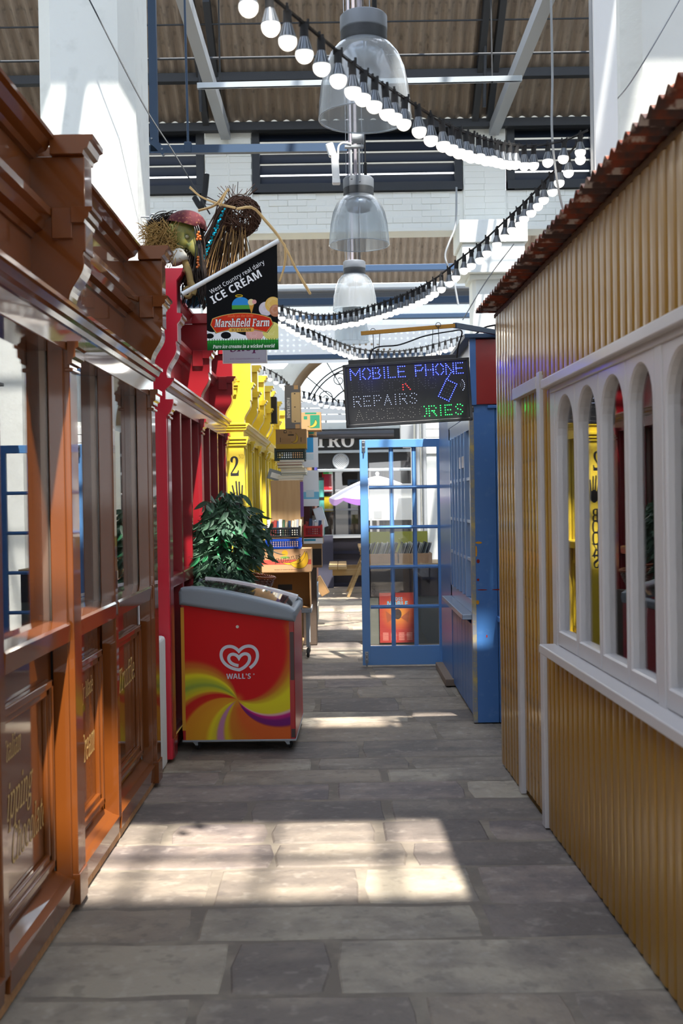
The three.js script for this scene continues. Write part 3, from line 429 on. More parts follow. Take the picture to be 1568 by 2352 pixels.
{
  const s = thing('led_sign', 'black framed dot-lit mobile phone sign hanging askew over the aisle', 'sign', [0.395, 2.07, -6.6]);
  s.rotation.z = 0.032 + 0.016; s.rotation.y = 0.02;
  const W = 0.735, H = 0.365;
  mesh('casing', [RB(W - 0.02, H - 0.02, 0.035, 0.004, 0, 0, -0.02)], mBlack, s);
  mesh('frame', [BX(-W / 2, W / 2, H / 2 - 0.018, H / 2, -0.03, 0.006), BX(-W / 2, W / 2, -H / 2, -H / 2 + 0.018, -0.03, 0.006), BX(-W / 2, -W / 2 + 0.018, -H / 2, H / 2, -0.03, 0.006), BX(W / 2 - 0.018, W / 2, -H / 2, H / 2, -0.03, 0.006)], P({ color: '#1c1d21', roughness: 0.35 }), s);
  mesh('switch', [RB(0.012, 0.03, 0.02, 0.003, W / 2 + 0.004, -0.12, -0.01)], mBlack, s);
  const word = (t, x0, x1, y, w, h, out, step = 0.0125) => {     // letters spread evenly from x0 to x1; returns where each one starts
    const lw = [...t].map((c) => (c === ' ' ? w * 0.6 : c === 'I' ? w * 0.3 : c === 'M' ? w * 1.3 : w)), gap = t.length > 1 ? (x1 - x0 - lw.reduce((a, b) => a + b, 0)) / (t.length - 1) : 0, starts = []; let x = x0;
    [...t].forEach((c, i) => { starts.push(x); if (c !== ' ') for (const l of FONT[c]) dots(l.map((q, k) => (c === 'I' && k % 2 === 0 ? 0.5 : q)), x, y, [lw[i], h, step], typeof out === 'function' ? out(i) : out); x += lw[i] + gap; }); return starts;
  };
  const blue = [], off = [], white = [], green = [], red = [];
  word('MOBILE PHONE', -0.325, 0.332, 0.094, 0.043, 0.06, blue);
  const kx = word('UNLOCKING', -0.322, 0.165, 0.019, 0.041, 0.058, off, 0.0135)[5];
  word('REPAIRS', -0.315, 0.05, -0.062, 0.039, 0.056, white, 0.0125);
  word('ACCESSORIES', -0.308, 0.312, -0.142, 0.04, 0.056, (i) => (i > 6 ? green : i === 6 ? [] : off), 0.0125);
  { const o = green.splice(0), ox = Math.min(...o.map((p) => p[0])); for (const p of o) green.push(p); const O = []; word('O', ox - 0.056, ox - 0.016, -0.142, 0.04, 0.056, O); for (const p of O) (p[0] > ox - 0.034 ? green : off).push(p); }
  red.push(...dots([0, 0, 0, 0.5], kx, 0.019, [0.041, 0.058, 0.0125], []), ...dots([0.4, 0.55, 1, 0], kx, 0.019, [0.041, 0.058, 0.0125], []));
  // phone outline with aerial, and signal arcs
  const rot = (p) => { const c = Math.cos(-0.5), q = Math.sin(-0.5); return [0.232 + p[0] * c - p[1] * q, 0.0 + p[0] * q + p[1] * c]; };
  blue.push(...dots([-0.033, -0.054, -0.033, 0.054, 0.033, 0.054, 0.033, -0.054, -0.033, -0.054], 0, 0, [1, 1, 0.0125], []).map(rot), ...dots([-0.03, 0.062, -0.026, 0.098], 0, 0, [1, 1, 0.0115], []).map(rot));
  off.push(...[-0.015, 0.002, 0.018].flatMap((x) => [-0.034, -0.014, 0.006, 0.026].map((y) => rot([x, y]))));
  for (const [R, a] of [[0.03, white], [0.018, off], [0.008, off]]) for (let i = 0; i < 7; i++) { const t = -0.9 + i * 0.3; a.push([0.29 + R * Math.cos(t) + 0.012, 0.025 + R * 1.25 * Math.sin(t)]); }
  const led = (name, list, m, r = 0.0026) => stuff(mesh(name, list.map(([x, y]) => new THREE.SphereGeometry(r, 6, 4).scale(1, 1, 0.7).translate(x, y, -0.0015)), m, s));
  const glow = (c, i) => P({ color: '#202020', emissive: c, emissiveIntensity: i, roughness: 0.4 });
  led('blue_leds', blue, glow('#2a36ff', 13), 0.0027); led('white_leds', white, glow('#c8d4ff', 1.0)); led('green_leds', green, glow('#18e04a', 6), 0.003); led('red_leds', red, glow('#ff2222', 5), 0.0028); led('unlit_leds', off, P({ color: '#8a8a86', roughness: 0.3 }), 0.0021);
  // the light those dots throw
  for (const [x, y, c, i] of [[-0.2, 0.12, '#2a36ff', 0.012], [0.18, 0.13, '#2a36ff', 0.012], [0.2, -0.12, '#18e04a', 0.006]]) { const l = new THREE.PointLight(c, i); l.position.set(x, y, 0.22); l.castShadow = true; s.add(l); }
  const back = thing('backing_board', 'plain black board hanging behind the dot-lit sign', 'board', [0.37, 2.235, -6.68]); mesh('board_panel', [RB(0.63, 0.1, 0.02, 0.003, 0, 0, 0, 0, 0, 0.04)], mBlack, back); for (const x of [-0.14, 0.17]) mesh('hanging_wire', [rod([x, 0.03, 0], [x + 0.01, 0.2 + x * 0.08, 0.035], 0.002, 5)], mDark, back);
  const br = thing('sign_bracket', 'ochre wooden pole reaching out from the blue kiosk roof', 'bracket', [0, 0, 0]);
  mesh('pole', [bar([0.13, 2.42, -6.62], [0.68, 2.462, -6.66], 0.018, 0.022)], matte('#a8792c'), br);
  mesh('pole_end', [bar([0.68, 2.464, -6.66], [1.05, 2.515, -7.36], 0.022, 0.03)], mSteelBlue, br);
  for (const x of [0.2, 0.58]) mesh('hanging_wire', [rod([x, 2.425 + (x - 0.13) * 0.075, -6.63], [x + 0.004, 2.2 + x * 0.05, -6.61], 0.0022, 5), new THREE.TorusGeometry(0.014, 0.002, 5, 12).translate(x, 2.43 + (x - 0.13) * 0.075, -6.63)], mDark, br);
  tag(mesh('power_cable', [TU([[0.17, 2.24, -6.6], [0.2, 2.33, -6.63], [0.35, 2.35, -6.62], [0.5, 2.4, -6.63], [0.66, 2.43, -6.66], [0.72, 2.44, -6.7], [0.72, 2.36, -6.9], [0.73, 2.2, -7.2]], 0.0045, 60)], mRubber), 'black cable sagging from the sign to the blue kiosk', 'cable');
  tag(mesh('power_cable', [TU([[0.9, 2.53, -7.5], [0.95, 2.56, -7.4], [1.0, 2.565, -7.35], [1.05, 2.57, -7.33]], 0.006, 30), RB(0.09, 0.035, 0.05, 0.006, 1.06, 2.56, -7.4)], mRubber), 'black cable and plug lying on top of the blue kiosk', 'cable');
}
// ------------------------------------------------------------ ice cream freezer
{
  const f = thing('ice_cream_freezer', 'red chest freezer with a heart emblem, colour swirl print and sloping grey lid rim', 'freezer', [-0.617, 0, -6.63]);
  f.rotation.y = -0.02;
  const w = 0.33, dp = 0.78, yb = 0.062, yl = 0.862, yr = 0.755;     // half width, depth, bottom, top at the aisle-far and near sides
  const top = (x) => lerp(yl, yr, (x + w) / (2 * w));
  const body = shape([[-w + 0.006, yb], [w - 0.006, yb], [w, yb + 0.006], [w, yr], [-w, yl], [-w, yb + 0.006]]);
  mesh('body', [EX(body, dp, 0.004).translate(0, 0, -dp)], P({ color: '#a81015', roughness: 0.35 }), f);
  const stops = [[-40, '#cf5c1e'], [-26, '#cf5c1e'], [-21, '#6d1566'], [-16, '#6d1566'], [-10, '#b5146f'], [-6, '#d8a9a0'], [-2, '#d8c61e'], [16, '#dccd1c'], [24, '#c9a21c'], [33, '#c0641a'], [43, '#c4060a'], [137, '#c4060a'], [147, '#c2621c'], [154, '#c9891c'], [160, '#ddd01c'], [168, '#b0b52a'], [175, '#8a9c3a'], [181, '#b8b428'], [186, '#ccb51c'], [191, '#c26a1a'], [196, '#c01812'], [203, '#c2240f'], [209, '#d08818'], [236, '#d4951a'], [244, '#dcc81d'], [251, '#cdb82a'], [257, '#b57a9a'], [263, '#b57a9a'], [270, '#cdb01d'], [284, '#c4741c'], [320, '#cf5c1e']].map(([a, c]) => [a, hex(c)]);
  const print = tex(1024, (u, v) => {
    const dx = (u - 0.49) * 0.66, dy = (v - 0.295) * 0.78, r = Math.hypot(dx, dy); let a = Math.atan2(dy, dx) * 180 / PI + 46 * (1 - Math.min(r, 0.5) / 0.36);
    a = ((a + 40) % 360 + 360) % 360 - 40;
    let i = 0; while (i + 2 < stops.length && stops[i + 1][0] < a) i++;
    const k = clamp((a - stops[i][0]) / (stops[i + 1][0] - stops[i][0]), 0, 1), c = mixc(stops[i][1], stops[i + 1][1], k * k * (3 - 2 * k));
    return mixc(c, hex('#c98a1c'), clamp(1 - r / 0.05, 0, 1));
  });
  const uvFlat = (g, x0, x1, y0, y1) => { const p = g.attributes.position, uv = new Float32Array(p.count * 2); for (let i = 0; i < p.count; i++) { uv[i * 2] = (p.getX(i) - x0) / (x1 - x0); uv[i * 2 + 1] = (p.getY(i) - y0) / (y1 - y0); } g.setAttribute('uv', new THREE.BufferAttribute(uv, 2)); return keep(g); };
  const fg = new THREE.ShapeGeometry(shape([[-w + 0.018, yb + 0.004], [w - 0.03, yb + 0.004], [w - 0.03, top(w - 0.03) - 0.004], [-w + 0.018, top(-w + 0.018) - 0.004]])).translate(0, 0, 0.0055);
  mesh('printed_front', uvFlat(fg, -w, w, yb, yl), P({ color: '#ffffff', map: print, roughness: 0.55, specularIntensity: 0.5 }), f);
  // emblem: two nested open hearts, and the maker's word
  const logo = canvasTex(512, 400, (c) => {
    c.clearRect(0, 0, 512, 400); c.strokeStyle = c.fillStyle = '#c9ced6'; c.lineJoin = 'miter'; c.lineCap = 'butt';
    const heart = (cx, top, s, lw, open) => { c.lineWidth = lw; c.beginPath(); if (open) { c.moveTo(cx + s * 0.95, top + s * 1.62); c.bezierCurveTo(cx + s * 2.1, top + s * 0.9, cx + s * 1.7, top - s * 0.45, cx + s * 0.75, top - s * 0.32); c.bezierCurveTo(cx + s * 0.35, top - s * 0.28, cx + s * 0.1, top, cx, top + s * 0.12); c.bezierCurveTo(cx - s * 0.1, top, cx - s * 0.35, top - s * 0.28, cx - s * 0.75, top - s * 0.32); c.bezierCurveTo(cx - s * 1.95, top - s * 0.4, cx - s * 2.0, top + s * 1.5, cx, top + s * 1.78); c.bezierCurveTo(cx + s * 0.5, top + s * 1.6, cx + s * 0.95, top + s * 1.2, cx + s * 0.95, top + s * 0.75); c.bezierCurveTo(cx + s * 0.95, top + s * 0.25, cx + s * 0.3, top + s * 0.2, cx, top + s * 0.72); c.bezierCurveTo(cx - s * 0.3, top + s * 0.2, cx - s * 1.0, top + s * 0.3, cx - s * 0.9, top + s * 0.85); c.bezierCurveTo(cx - s * 0.8, top + s * 1.2, cx - s * 0.4, top + s * 1.35, cx - s * 0.05, top + s * 1.4); } c.stroke(); };
    heart(256, 70, 122, 34, true);
    c.font = 'bold 78px sans-serif'; c.textAlign = 'center'; c.fillText("WALL'S", 250, 384); c.font = '22px sans-serif'; c.fillText('\u00ae', 415, 344);
  });
  mesh('emblem', keep(new THREE.PlaneGeometry(0.275, 0.215).translate(0.006, 0.52, 0.0062)), P({ color: '#ffffff', map: logo, alphaTest: 0.5, roughness: 0.4 }), f);
  mesh('side_strip', [B(0.02, yl - yb - 0.08, 0.002, -w + 0.009, (yl + yb) / 2 + 0.02, 0.005)], P({ color: '#c98a10', roughness: 0.4 }), f);
  for (const [h, y] of [[0.28, 0.55], [0.05, 0.1]]) mesh('side_sticker', [B(0.023, h, 0.002, w - 0.0135, y, 0.0052)], P({ color: '#3a2020', roughness: 0.4 }), f);
  mesh('lock_button', [CY(0.0085, 0.0095, 0.008, 0.0, 0.725, 0.008, PI / 2)], P({ color: '#d8d4c4', roughness: 0.35 }), f);
  // lid rim: swells over the top, then a pale inner rim and the sloping glass
  const rim = [[-w - 0.006, yl - 0.002], [-w - 0.008, yl + 0.07], [-w + 0.006, yl + 0.095], [-w + 0.06, yl + 0.1]];
  for (let i = 1; i <= 10; i++) { const t = i / 10, x = lerp(-w + 0.06, w - 0.03, t); rim.push([x, lerp(yl + 0.1, yr + 0.085, Math.pow(t, 1.45))]); }
  rim.push([w + 0.008, yr + 0.06], [w + 0.012, yr + 0.03], [w + 0.006, yr - 0.004]);
  mesh('lid_rim', [EX(shape(rim), 0.09, 0.022, 10, 4).translate(0, 0, -0.07), EX(shape(rim), 0.06, 0.01).translate(0, 0, -dp), BX(w - 0.045, w + 0.01, yr, yr + 0.06, -dp + 0.03, -0.03, 0.02)], P({ color: '#808a92', roughness: 0.42, bumpMap: bumpFine, bumpScale: 0.0002 }), f);
  const arcPts = (o, h) => { const a = []; for (let i = 0; i <= 12; i++) { const t = i / 12; a.push([lerp(-w + 0.05, w - 0.015, t), lerp(yl + 0.098, yr + 0.078, Math.pow(t, 1.45)) + o]); } return [...a, ...a.slice().reverse().map(([x, y]) => [x, y - h])]; };
  mesh('glass_lid', [EX(shape(arcPts(0.004, 0.004)), dp - 0.14).translate(0, 0, -dp + 0.06)], mGlass, f);
  for (const [th, z] of [[0.06, -dp + 0.05]]) mesh('lid_frame', [EX(shape(arcPts(0.014, 0.016)), th, 0.003).translate(0, 0, z)], P({ color: '#e3e6e8', roughness: 0.3, clearcoat: 0.5 }), f);
  mesh('inner_wall', [BX(-w + 0.03, w - 0.04, 0.42, 0.43, -dp + 0.05, -0.05, 0), BX(-w + 0.02, -w + 0.04, 0.42, yl + 0.06, -dp + 0.05, -0.05, 0), BX(-w + 0.02, w - 0.03, yl - 0.1, yl - 0.02, -dp + 0.04, -dp + 0.06, 0)], mWhite, f);
  mesh('base_trim', [BX(-w - 0.004, w + 0.004, yb - 0.008, yb + 0.004, -dp, 0.008, 0.002)], mSteel, f);
  for (const [x, z] of [[-0.25, -0.06], [0.29, -0.06], [-0.25, -0.7], [0.29, -0.7]]) {
    const c = mesh('castor', [put(new THREE.TorusGeometry(0.018, 0.008, 8, 18), x, 0.026, z, 0, PI / 2 + 0.5, 0), CY(0.018, 0.018, 0.012, x, 0.026, z, PI / 2, 0, 0.0).rotateY(0)], mRubber, f);
    mesh('castor_fork', [EX(shape([[-0.03, 0], [0.03, 0], [0.012, -0.036], [-0.002, -0.036]]), 0.004, 0).translate(x - 0.012, 0.06, z + 0.012), EX(shape([[-0.03, 0], [0.03, 0], [0.012, -0.036], [-0.002, -0.036]]), 0.004, 0).translate(x - 0.012, 0.06, z - 0.016)], mSteel, c);
  }
}

// ------------------------------------------------------------ plant, planter and basket behind the freezer
{
  const r = rng(404), t = thing('potted_plant', 'bushy artificial fig tree with drooping dark green leaves behind the red freezer', 'plant', [-0.775, 0, -7.64]);
  mesh('pot', [LA([[0.0, 0], [0.13, 0], [0.16, 0.28], [0.175, 0.3], [0.165, 0.31], [0.15, 0.3], [0.0, 0.27]], 20)], matte('#4a3a2c'), t);
  const leafG = (s) => { const L = 0.085 * s, g = new THREE.PlaneGeometry(1, 1, 2, 5), p = g.attributes.position; for (let i = 0; i < p.count; i++) { const u = p.getY(i) + 0.5, wd = Math.pow(Math.sin(PI * Math.pow(u, 0.75)), 0.9) * 0.0125 * s + (u > 0.99 ? 0 : 0.0004), x = p.getX(i) * 2; p.setXYZ(i, x * wd, u * L, Math.abs(x) * wd * 0.35 - u * u * 0.02 * s); } g.computeVertexNormals(); return ready(keep(g)); };
  const shapes = [leafG(1), leafG(1.15), leafG(0.85), leafG(1.3)];
  const green = ['#4a6c56', '#3a5a48', '#5f8a6c', '#4fb878'].map((c) => P({ color: c, roughness: 0.42, bumpMap: bumpFine, bumpScale: 0.0004, side: THREE.DoubleSide, transmission: 0.12, thickness: 0 }));
  const stems = [], leaves = [];
  const blob = [[-0.02, 1.16, 0, 0.27, 0.3], [0.0, 1.28, 0.02, 0.2, 0.25], [0.1, 1.2, -0.06, 0.19, 0.26], [-0.14, 1.05, 0.06, 0.17, 0.2], [0.0, 1.0, 0.08, 0.22, 0.14]];
  for (const x of [-0.05, 0.02, 0.09]) stems.push(TU([[x * 0.4, 0.25, 0], [x, 0.7, 0.02], [x * 1.3, 1.1, 0], [x * 1.8, 1.42, -0.02]], 0.009, 20, 6));
  const dirs = [];
  for (let i = 0; i < 400; i++) {
    const b = blob[Math.floor(r() * blob.length)], a = r() * 2 * PI, e = Math.acos(2 * r() - 1), k = 0.55 + 0.5 * Math.pow(r(), 0.5);
    const end = V(b[0] + Math.cos(a) * Math.sin(e) * b[3] * k, b[1] + Math.cos(e) * b[4] * k, b[2] + Math.sin(a) * Math.sin(e) * b[3] * k), start = V(end.x * 0.35, Math.max(0.7, end.y - 0.05 - 0.12 * r()), end.z * 0.35), mid = start.clone().lerp(end, 0.55).add(V(0, 0.06, 0));
    if (i < 120) stems.push(new THREE.TubeGeometry(new THREE.QuadraticBezierCurve3(start, mid, end), 5, 0.0022, 4));
    for (let j = 0; j < 6; j++) { const q = start.clone().lerp(end, 0.55 + 0.45 * j / 5).add(V((r() - 0.5) * 0.05, (r() - 0.5) * 0.05, (r() - 0.5) * 0.05)); q.x = Math.max(q.x, -0.165); q.z = Math.min(q.z, q.y < 1.02 ? 0.19 : 0.3); if (q.y < 1.06) q.x = Math.min(q.x, 0.04 + 0.1 * r()); dirs.push([q, end.clone().sub(start).normalize()]); }
  }
  mesh('stem', stems, matte('#4b3a22'), t);
  const m4 = new THREE.Matrix4(), rest = [];
  dirs.sort((a, b) => b[0].z - a[0].z);
  dirs.forEach(([q, d], i) => {
    const dir = d.clone().multiplyScalar(0.5).add(V((r() - 0.5) * 1.2, -0.95 + (r() - 0.5) * 0.8, (r() - 0.5) * 0.9 + 0.15)).normalize(), qt = new THREE.Quaternion().setFromUnitVectors(V(0, 1, 0), dir), tw = new THREE.Quaternion().setFromAxisAngle(V(0, 1, 0), (r() - 0.5) * 2.4);
    const k = r(), gm = green[k < 0.4 ? 0 : k < 0.75 ? 1 : k < 0.92 ? 2 : 3], sh = shapes[Math.floor(r() * 4)];
    if (i < 300) { const l = mesh('leaf', sh, gm, t); l.position.copy(q); l.quaternion.copy(qt.multiply(tw)); }
    else rest.push(sh.clone().applyMatrix4(m4.compose(q, qt.multiply(tw), V(1, 1, 1))));
  });
  for (const g of rest) g.userData = { keep: true };
  const fo = mesh('foliage', rest, green[0], t); fo.userData = { kind: 'stuff', label: 'inner leaves of the plant' };
  // wicker basket
  const b = thing('wicker_basket', 'round brown wicker basket showing behind the freezer lid', 'basket', [-0.665, 0.78, -8.06]), wick = P({ color: '#6b2f12', roughness: 0.35, clearcoat: 0.4, clearcoatRoughness: 0.3 }), rows = [], stakes = [];
  b.rotation.z = -0.12;
  for (let j = 0; j < 11; j++) { const y = 0.012 + j * 0.0125, R = 0.115 + 0.045 * Math.sin(j / 11 * 1.5), pts = []; for (let i = 0; i < 48; i++) { const a = i / 48 * 2 * PI; pts.push([Math.cos(a) * (R + (i + j) % 2 * 0.006 - 0.003), y, Math.sin(a) * (R + ((i + j) % 2) * 0.006 - 0.003)]); } rows.push(TU(pts, 0.0055, 72, 4, true)); }
  for (let i = 0; i < 24; i++) { const a = i / 24 * 2 * PI; stakes.push(rod([Math.cos(a) * 0.115, 0, Math.sin(a) * 0.115], [Math.cos(a) * 0.16, 0.145, Math.sin(a) * 0.16], 0.004, 5)); }
  stuff(mesh('weave', rows, wick, b)); stuff(mesh('stake', stakes, wick, b));
  const rimPts = (o) => { const p = []; for (let i = 0; i < 40; i++) { const a = i / 40 * 2 * PI; p.push([Math.cos(a) * (0.166 + 0.007 * Math.cos(a * 14 + o)), 0.152 + 0.007 * Math.sin(a * 14 + o), Math.sin(a) * (0.166 + 0.007 * Math.cos(a * 14 + o))]); } return TU(p, 0.0055, 120, 5, true); };
  mesh('rim', [rimPts(0), rimPts(2.1), rimPts(4.2)], P({ color: '#a4521e', roughness: 0.35, clearcoat: 0.4 }), b);
  mesh('basket_floor', [CY(0.11, 0.11, 0.01, 0, 0.004, 0, 0, 0, 0, 24)], wick, b);
  const st = thing('planter_stand', 'dark slatted crate under the wicker basket behind the freezer', 'crate', [-0.665, 0, -8.06]); for (let i = 0; i < 5; i++) mesh('slat', [BX(-0.18, 0.18, 0.04 + i * 0.15, 0.13 + i * 0.15, 0.16, 0.175)], mTimber, st); mesh('crate_box', [BX(-0.17, 0.17, 0, 0.77, -0.16, 0.158)], matte('#4b3c2c'), st);
}
// ------------------------------------------------------------ boxes, crates, shelf and books along the yellow bookshop
const wallBox = (w, h, d, th, open) => [BX(-w / 2, w / 2, 0, th, -d, 0, 0.002), BX(-w / 2, -w / 2 + th, 0, h, -d, 0, 0.002), BX(w / 2 - th, w / 2, 0, h, -d, 0, 0.002), BX(-w / 2, w / 2, 0, h, -d, -d + th, 0.002), ...(open === 'front' ? [BX(-w / 2, w / 2, h - th, h, -d, 0, 0.002)] : [BX(-w / 2, w / 2, 0, h, -th, 0, 0.002)]), ...(open === 'top' || open === 'front' ? [] : [BX(-w / 2, w / 2, h - th, h, -d, 0, 0.002)])];
function printed(w, h, px, draw, base = '#b08a60') { return P({ color: '#ffffff', roughness: 0.9, map: canvasTex(px, Math.round(px * h / w), (c, W, H) => { c.fillStyle = base; c.fillRect(0, 0, W, H); draw(c, W, H); }) }); }
function face(parent, name, w, h, x, y, z, m, ry = 0) { return mesh(name, keep(new THREE.PlaneGeometry(w, h).rotateY(ry).translate(x, y, z)), m, parent); }
function carton(name, label, pos, [w, h, d], mat, o = {}) {
  const t = thing(name, label, 'box', pos, o.turn ?? 0, o.group); if (o.roll) t.rotation.z = o.roll;
  mesh('carton_body', wallBox(w, h, d, 0.006, o.open), o.body ?? mCard, t);
  if (mat) face(t, 'printed_face', w - 0.004, h - 0.004, 0, h / 2, 0.0015, mat);
  if (o.hole) for (const [x, y, a, b] of o.hole) mesh('hand_hole', [RB(a, b, 0.004, 0.002, x, y, 0.001)], mBlack, t);
  return t;
}
const banana = (c, pts, col = '#d3a41f') => { c.beginPath(); c.moveTo(...pts[0]); c.bezierCurveTo(...pts[1], ...pts[2], ...pts[3]); c.bezierCurveTo(...pts[4], ...pts[5], ...pts[0]); c.fillStyle = col; c.fill(); c.strokeStyle = '#2a2418'; c.lineWidth = 4; c.stroke(); };
{ // open carton standing on its side, at the bottom
  const t = carton('open_carton', 'open cardboard carton on its side at the bottom of the box stack', [-0.52, 0.46, -10.5], [0.44, 0.34, 0.38], null, { open: 'front', body: mCardIn });
  mesh('hand_hole', [B(0.135, 0.055, 0.004, -0.03, 0.17, -0.371)], mBlack, t);
  mesh('flap_seam', [BX(-0.105, -0.102, 0.01, 0.33, -0.374, -0.372, 0), BX(0.035, 0.038, 0.01, 0.33, -0.374, -0.372, 0)], mCard, t);
  const s = thing('trolley', 'grey metal book trolley on castors beneath the cardboard boxes', 'trolley', [-0.52, 0, -10.5]);
  mesh('deck', [BX(-0.24, 0.23, 0.42, 0.46, -0.42, 0.02, 0.004)], mGreyPaint, s);
  for (const [x, z] of [[-0.2, -0.03], [0.19, -0.03], [-0.2, -0.38], [0.19, -0.38]]) { const l = mesh('leg', [BX(x - 0.015, x + 0.015, 0.1, 0.43, z - 0.015, z + 0.015)], mGreyPaint, s); mesh('castor', [put(new THREE.TorusGeometry(0.032, 0.014, 8, 20), x, 0.047, z, 0, PI / 2), CY(0.03, 0.03, 0.012, x, 0.047, z, 0, 0, PI / 2)], mRubber, l); }
  mesh('side_panel', [BX(-0.235, -0.225, 0.12, 0.44, -0.4, 0, 0)], mGreyPaint, s);
}
const bananaPrint = printed(0.46, 0.21, 640, (c, W, H) => {
  c.fillStyle = '#b5493c'; c.fillRect(0, H * 0.46, W, H * 0.22);
  c.fillStyle = '#d9a520'; c.beginPath(); c.arc(W * 0.47, H * 0.17, 40, 0, 7); c.fill(); c.fillStyle = '#6d9a4a'; c.beginPath(); c.ellipse(W * 0.47, H * 0.36, 62, 14, 0, 0, 7); c.fill();
  banana(c, [[W * 0.4, H * 0.56], [W * 0.55, H * 0.7], [W * 0.8, H * 0.5], [W * 0.87, H * 0.08], [W * 0.98, H * 0.5], [W * 0.6, H * 0.92]]);
  banana(c, [[W * 0.56, H * 0.56], [W * 0.7, H * 0.8], [W * 0.85, H * 0.6], [W * 0.91, H * 0.1], [W * 1.06, H * 0.95], [W * 0.66, H * 1.08]]);
  c.fillStyle = '#2a2418'; c.save(); c.translate(W * 0.25, H * 0.66); c.rotate(-0.22); c.transform(0.92, 0, -0.3, 1, 0, 0); c.font = 'italic 92px serif'; c.fillText('Bananas', 0, 0); c.restore();
  c.font = 'bold 17px sans-serif'; c.fillText('PRODUCE OF DOMINICAN REPUBLIC', W * 0.25, H * 0.93); c.fillStyle = '#5a4126'; c.fillRect(W * 0.2, H * 0.4, 18, 44); c.fillRect(W * 0.76, H * 0.42, 16, 40);
}, '#b98f68');
carton('banana_box', 'cardboard banana box with a red band and yellow fruit print', [-0.515, 0.8, -10.5], [0.46, 0.21, 0.38], bananaPrint);
// plastic lattice crates: rails, corner posts and a grid of thin bars
function crate(name, label, pos, [w, h, d], m, group) {
  const t = thing(name, label, 'crate', pos, 0, group), g = [], n = Math.round(w / 0.022);
  mesh('crate_rail', [BX(-w / 2, w / 2, h - 0.022, h, -0.012, 0, 0.002), BX(-w / 2, w / 2, 0, 0.02, -0.012, 0, 0.002), BX(-w / 2, w / 2, h - 0.022, h, -d, -d + 0.012, 0.002), BX(w / 2 - 0.012, w / 2, h - 0.022, h, -d, 0, 0.002), BX(-w / 2, -w / 2 + 0.012, h - 0.022, h, -d, 0, 0.002), BX(w / 2 - 0.012, w / 2, 0, 0.02, -d, 0, 0.002), BX(-w / 2, w / 2, 0, 0.006, -d, 0, 0)], m, t);
  for (const [x, z] of [[-1, 0], [1, 0], [-1, 1], [1, 1]]) mesh('corner_post', [BX(x * w / 2 - x * 0.02, x * w / 2, 0, h + 0.012, z ? -d : -0.02, z ? -d + 0.02 : 0.001, 0.003)], m, t);
  for (let i = 1; i < n; i++) { g.push(B(0.012, h, 0.005, -w / 2 + i * w / n, h / 2, -0.006)); } for (let j = 1; j < 5; j++) g.push(B(w, 0.009, 0.005, 0, h * j / 5, -0.006), B(0.005, 0.005, d, w / 2 - 0.006, h * j / 5, -d / 2)); for (let i = 1; i < 14; i++) g.push(B(0.005, h, 0.006, w / 2 - 0.006, h / 2, -d * i / 14));
  stuff(mesh('lattice', g, m, t)); return t;
}
const plastic = (c) => P({ color: c, roughness: 0.4 });
crate('plastic_crate', 'blue plastic lattice crate standing on the banana box', [-0.545, 1.012, -10.52], [0.33, 0.09, 0.3], plastic('#1449b8'));
crate('plastic_crate', 'black plastic lattice crate of upright paperbacks on the blue crate', [-0.545, 1.114, -10.52], [0.33, 0.098, 0.3], plastic('#17191c'));
crate('plastic_crate', 'red plastic crate of books beside the black crate', [-0.29, 1.09, -11.45], [0.19, 0.11, 0.3], plastic('#b5121b'));
// books: pages block and cover, upright or lying
const bookCols = ['#d9d4c4', '#c8bfa8', '#e7e3d8', '#8a2f2a', '#2f4a6d', '#d8c9a0', '#3a5a44', '#e9e6df', '#7d6a5a', '#b8bcc4'];
const bookM = bookCols.map((c) => P({ color: c, roughness: 0.55 })), pageM = matte('#d9d2bd');
const NTH = 'first second third fourth fifth sixth seventh eighth ninth tenth eleventh twelfth thirteenth fourteenth fifteenth sixteenth seventeenth eighteenth nineteenth twentieth twenty-first twenty-second'.split(' ');
function book(label, group, pos, [w, h, d], ci, rot = [0, 0, 0]) { const t = thing('book', label, 'book', pos, 0, group); t.rotation.set(...rot); mesh('cover', [B(0.003, h, d, -w / 2, h / 2, 0), B(0.003, h, d, w / 2, h / 2, 0), B(w, h, 0.003, 0, h / 2, d / 2)], bookM[ci], t); mesh('pages', [B(w - 0.004, h - 0.006, d - 0.006, 0, h / 2, -0.002)], pageM, t); return t; }
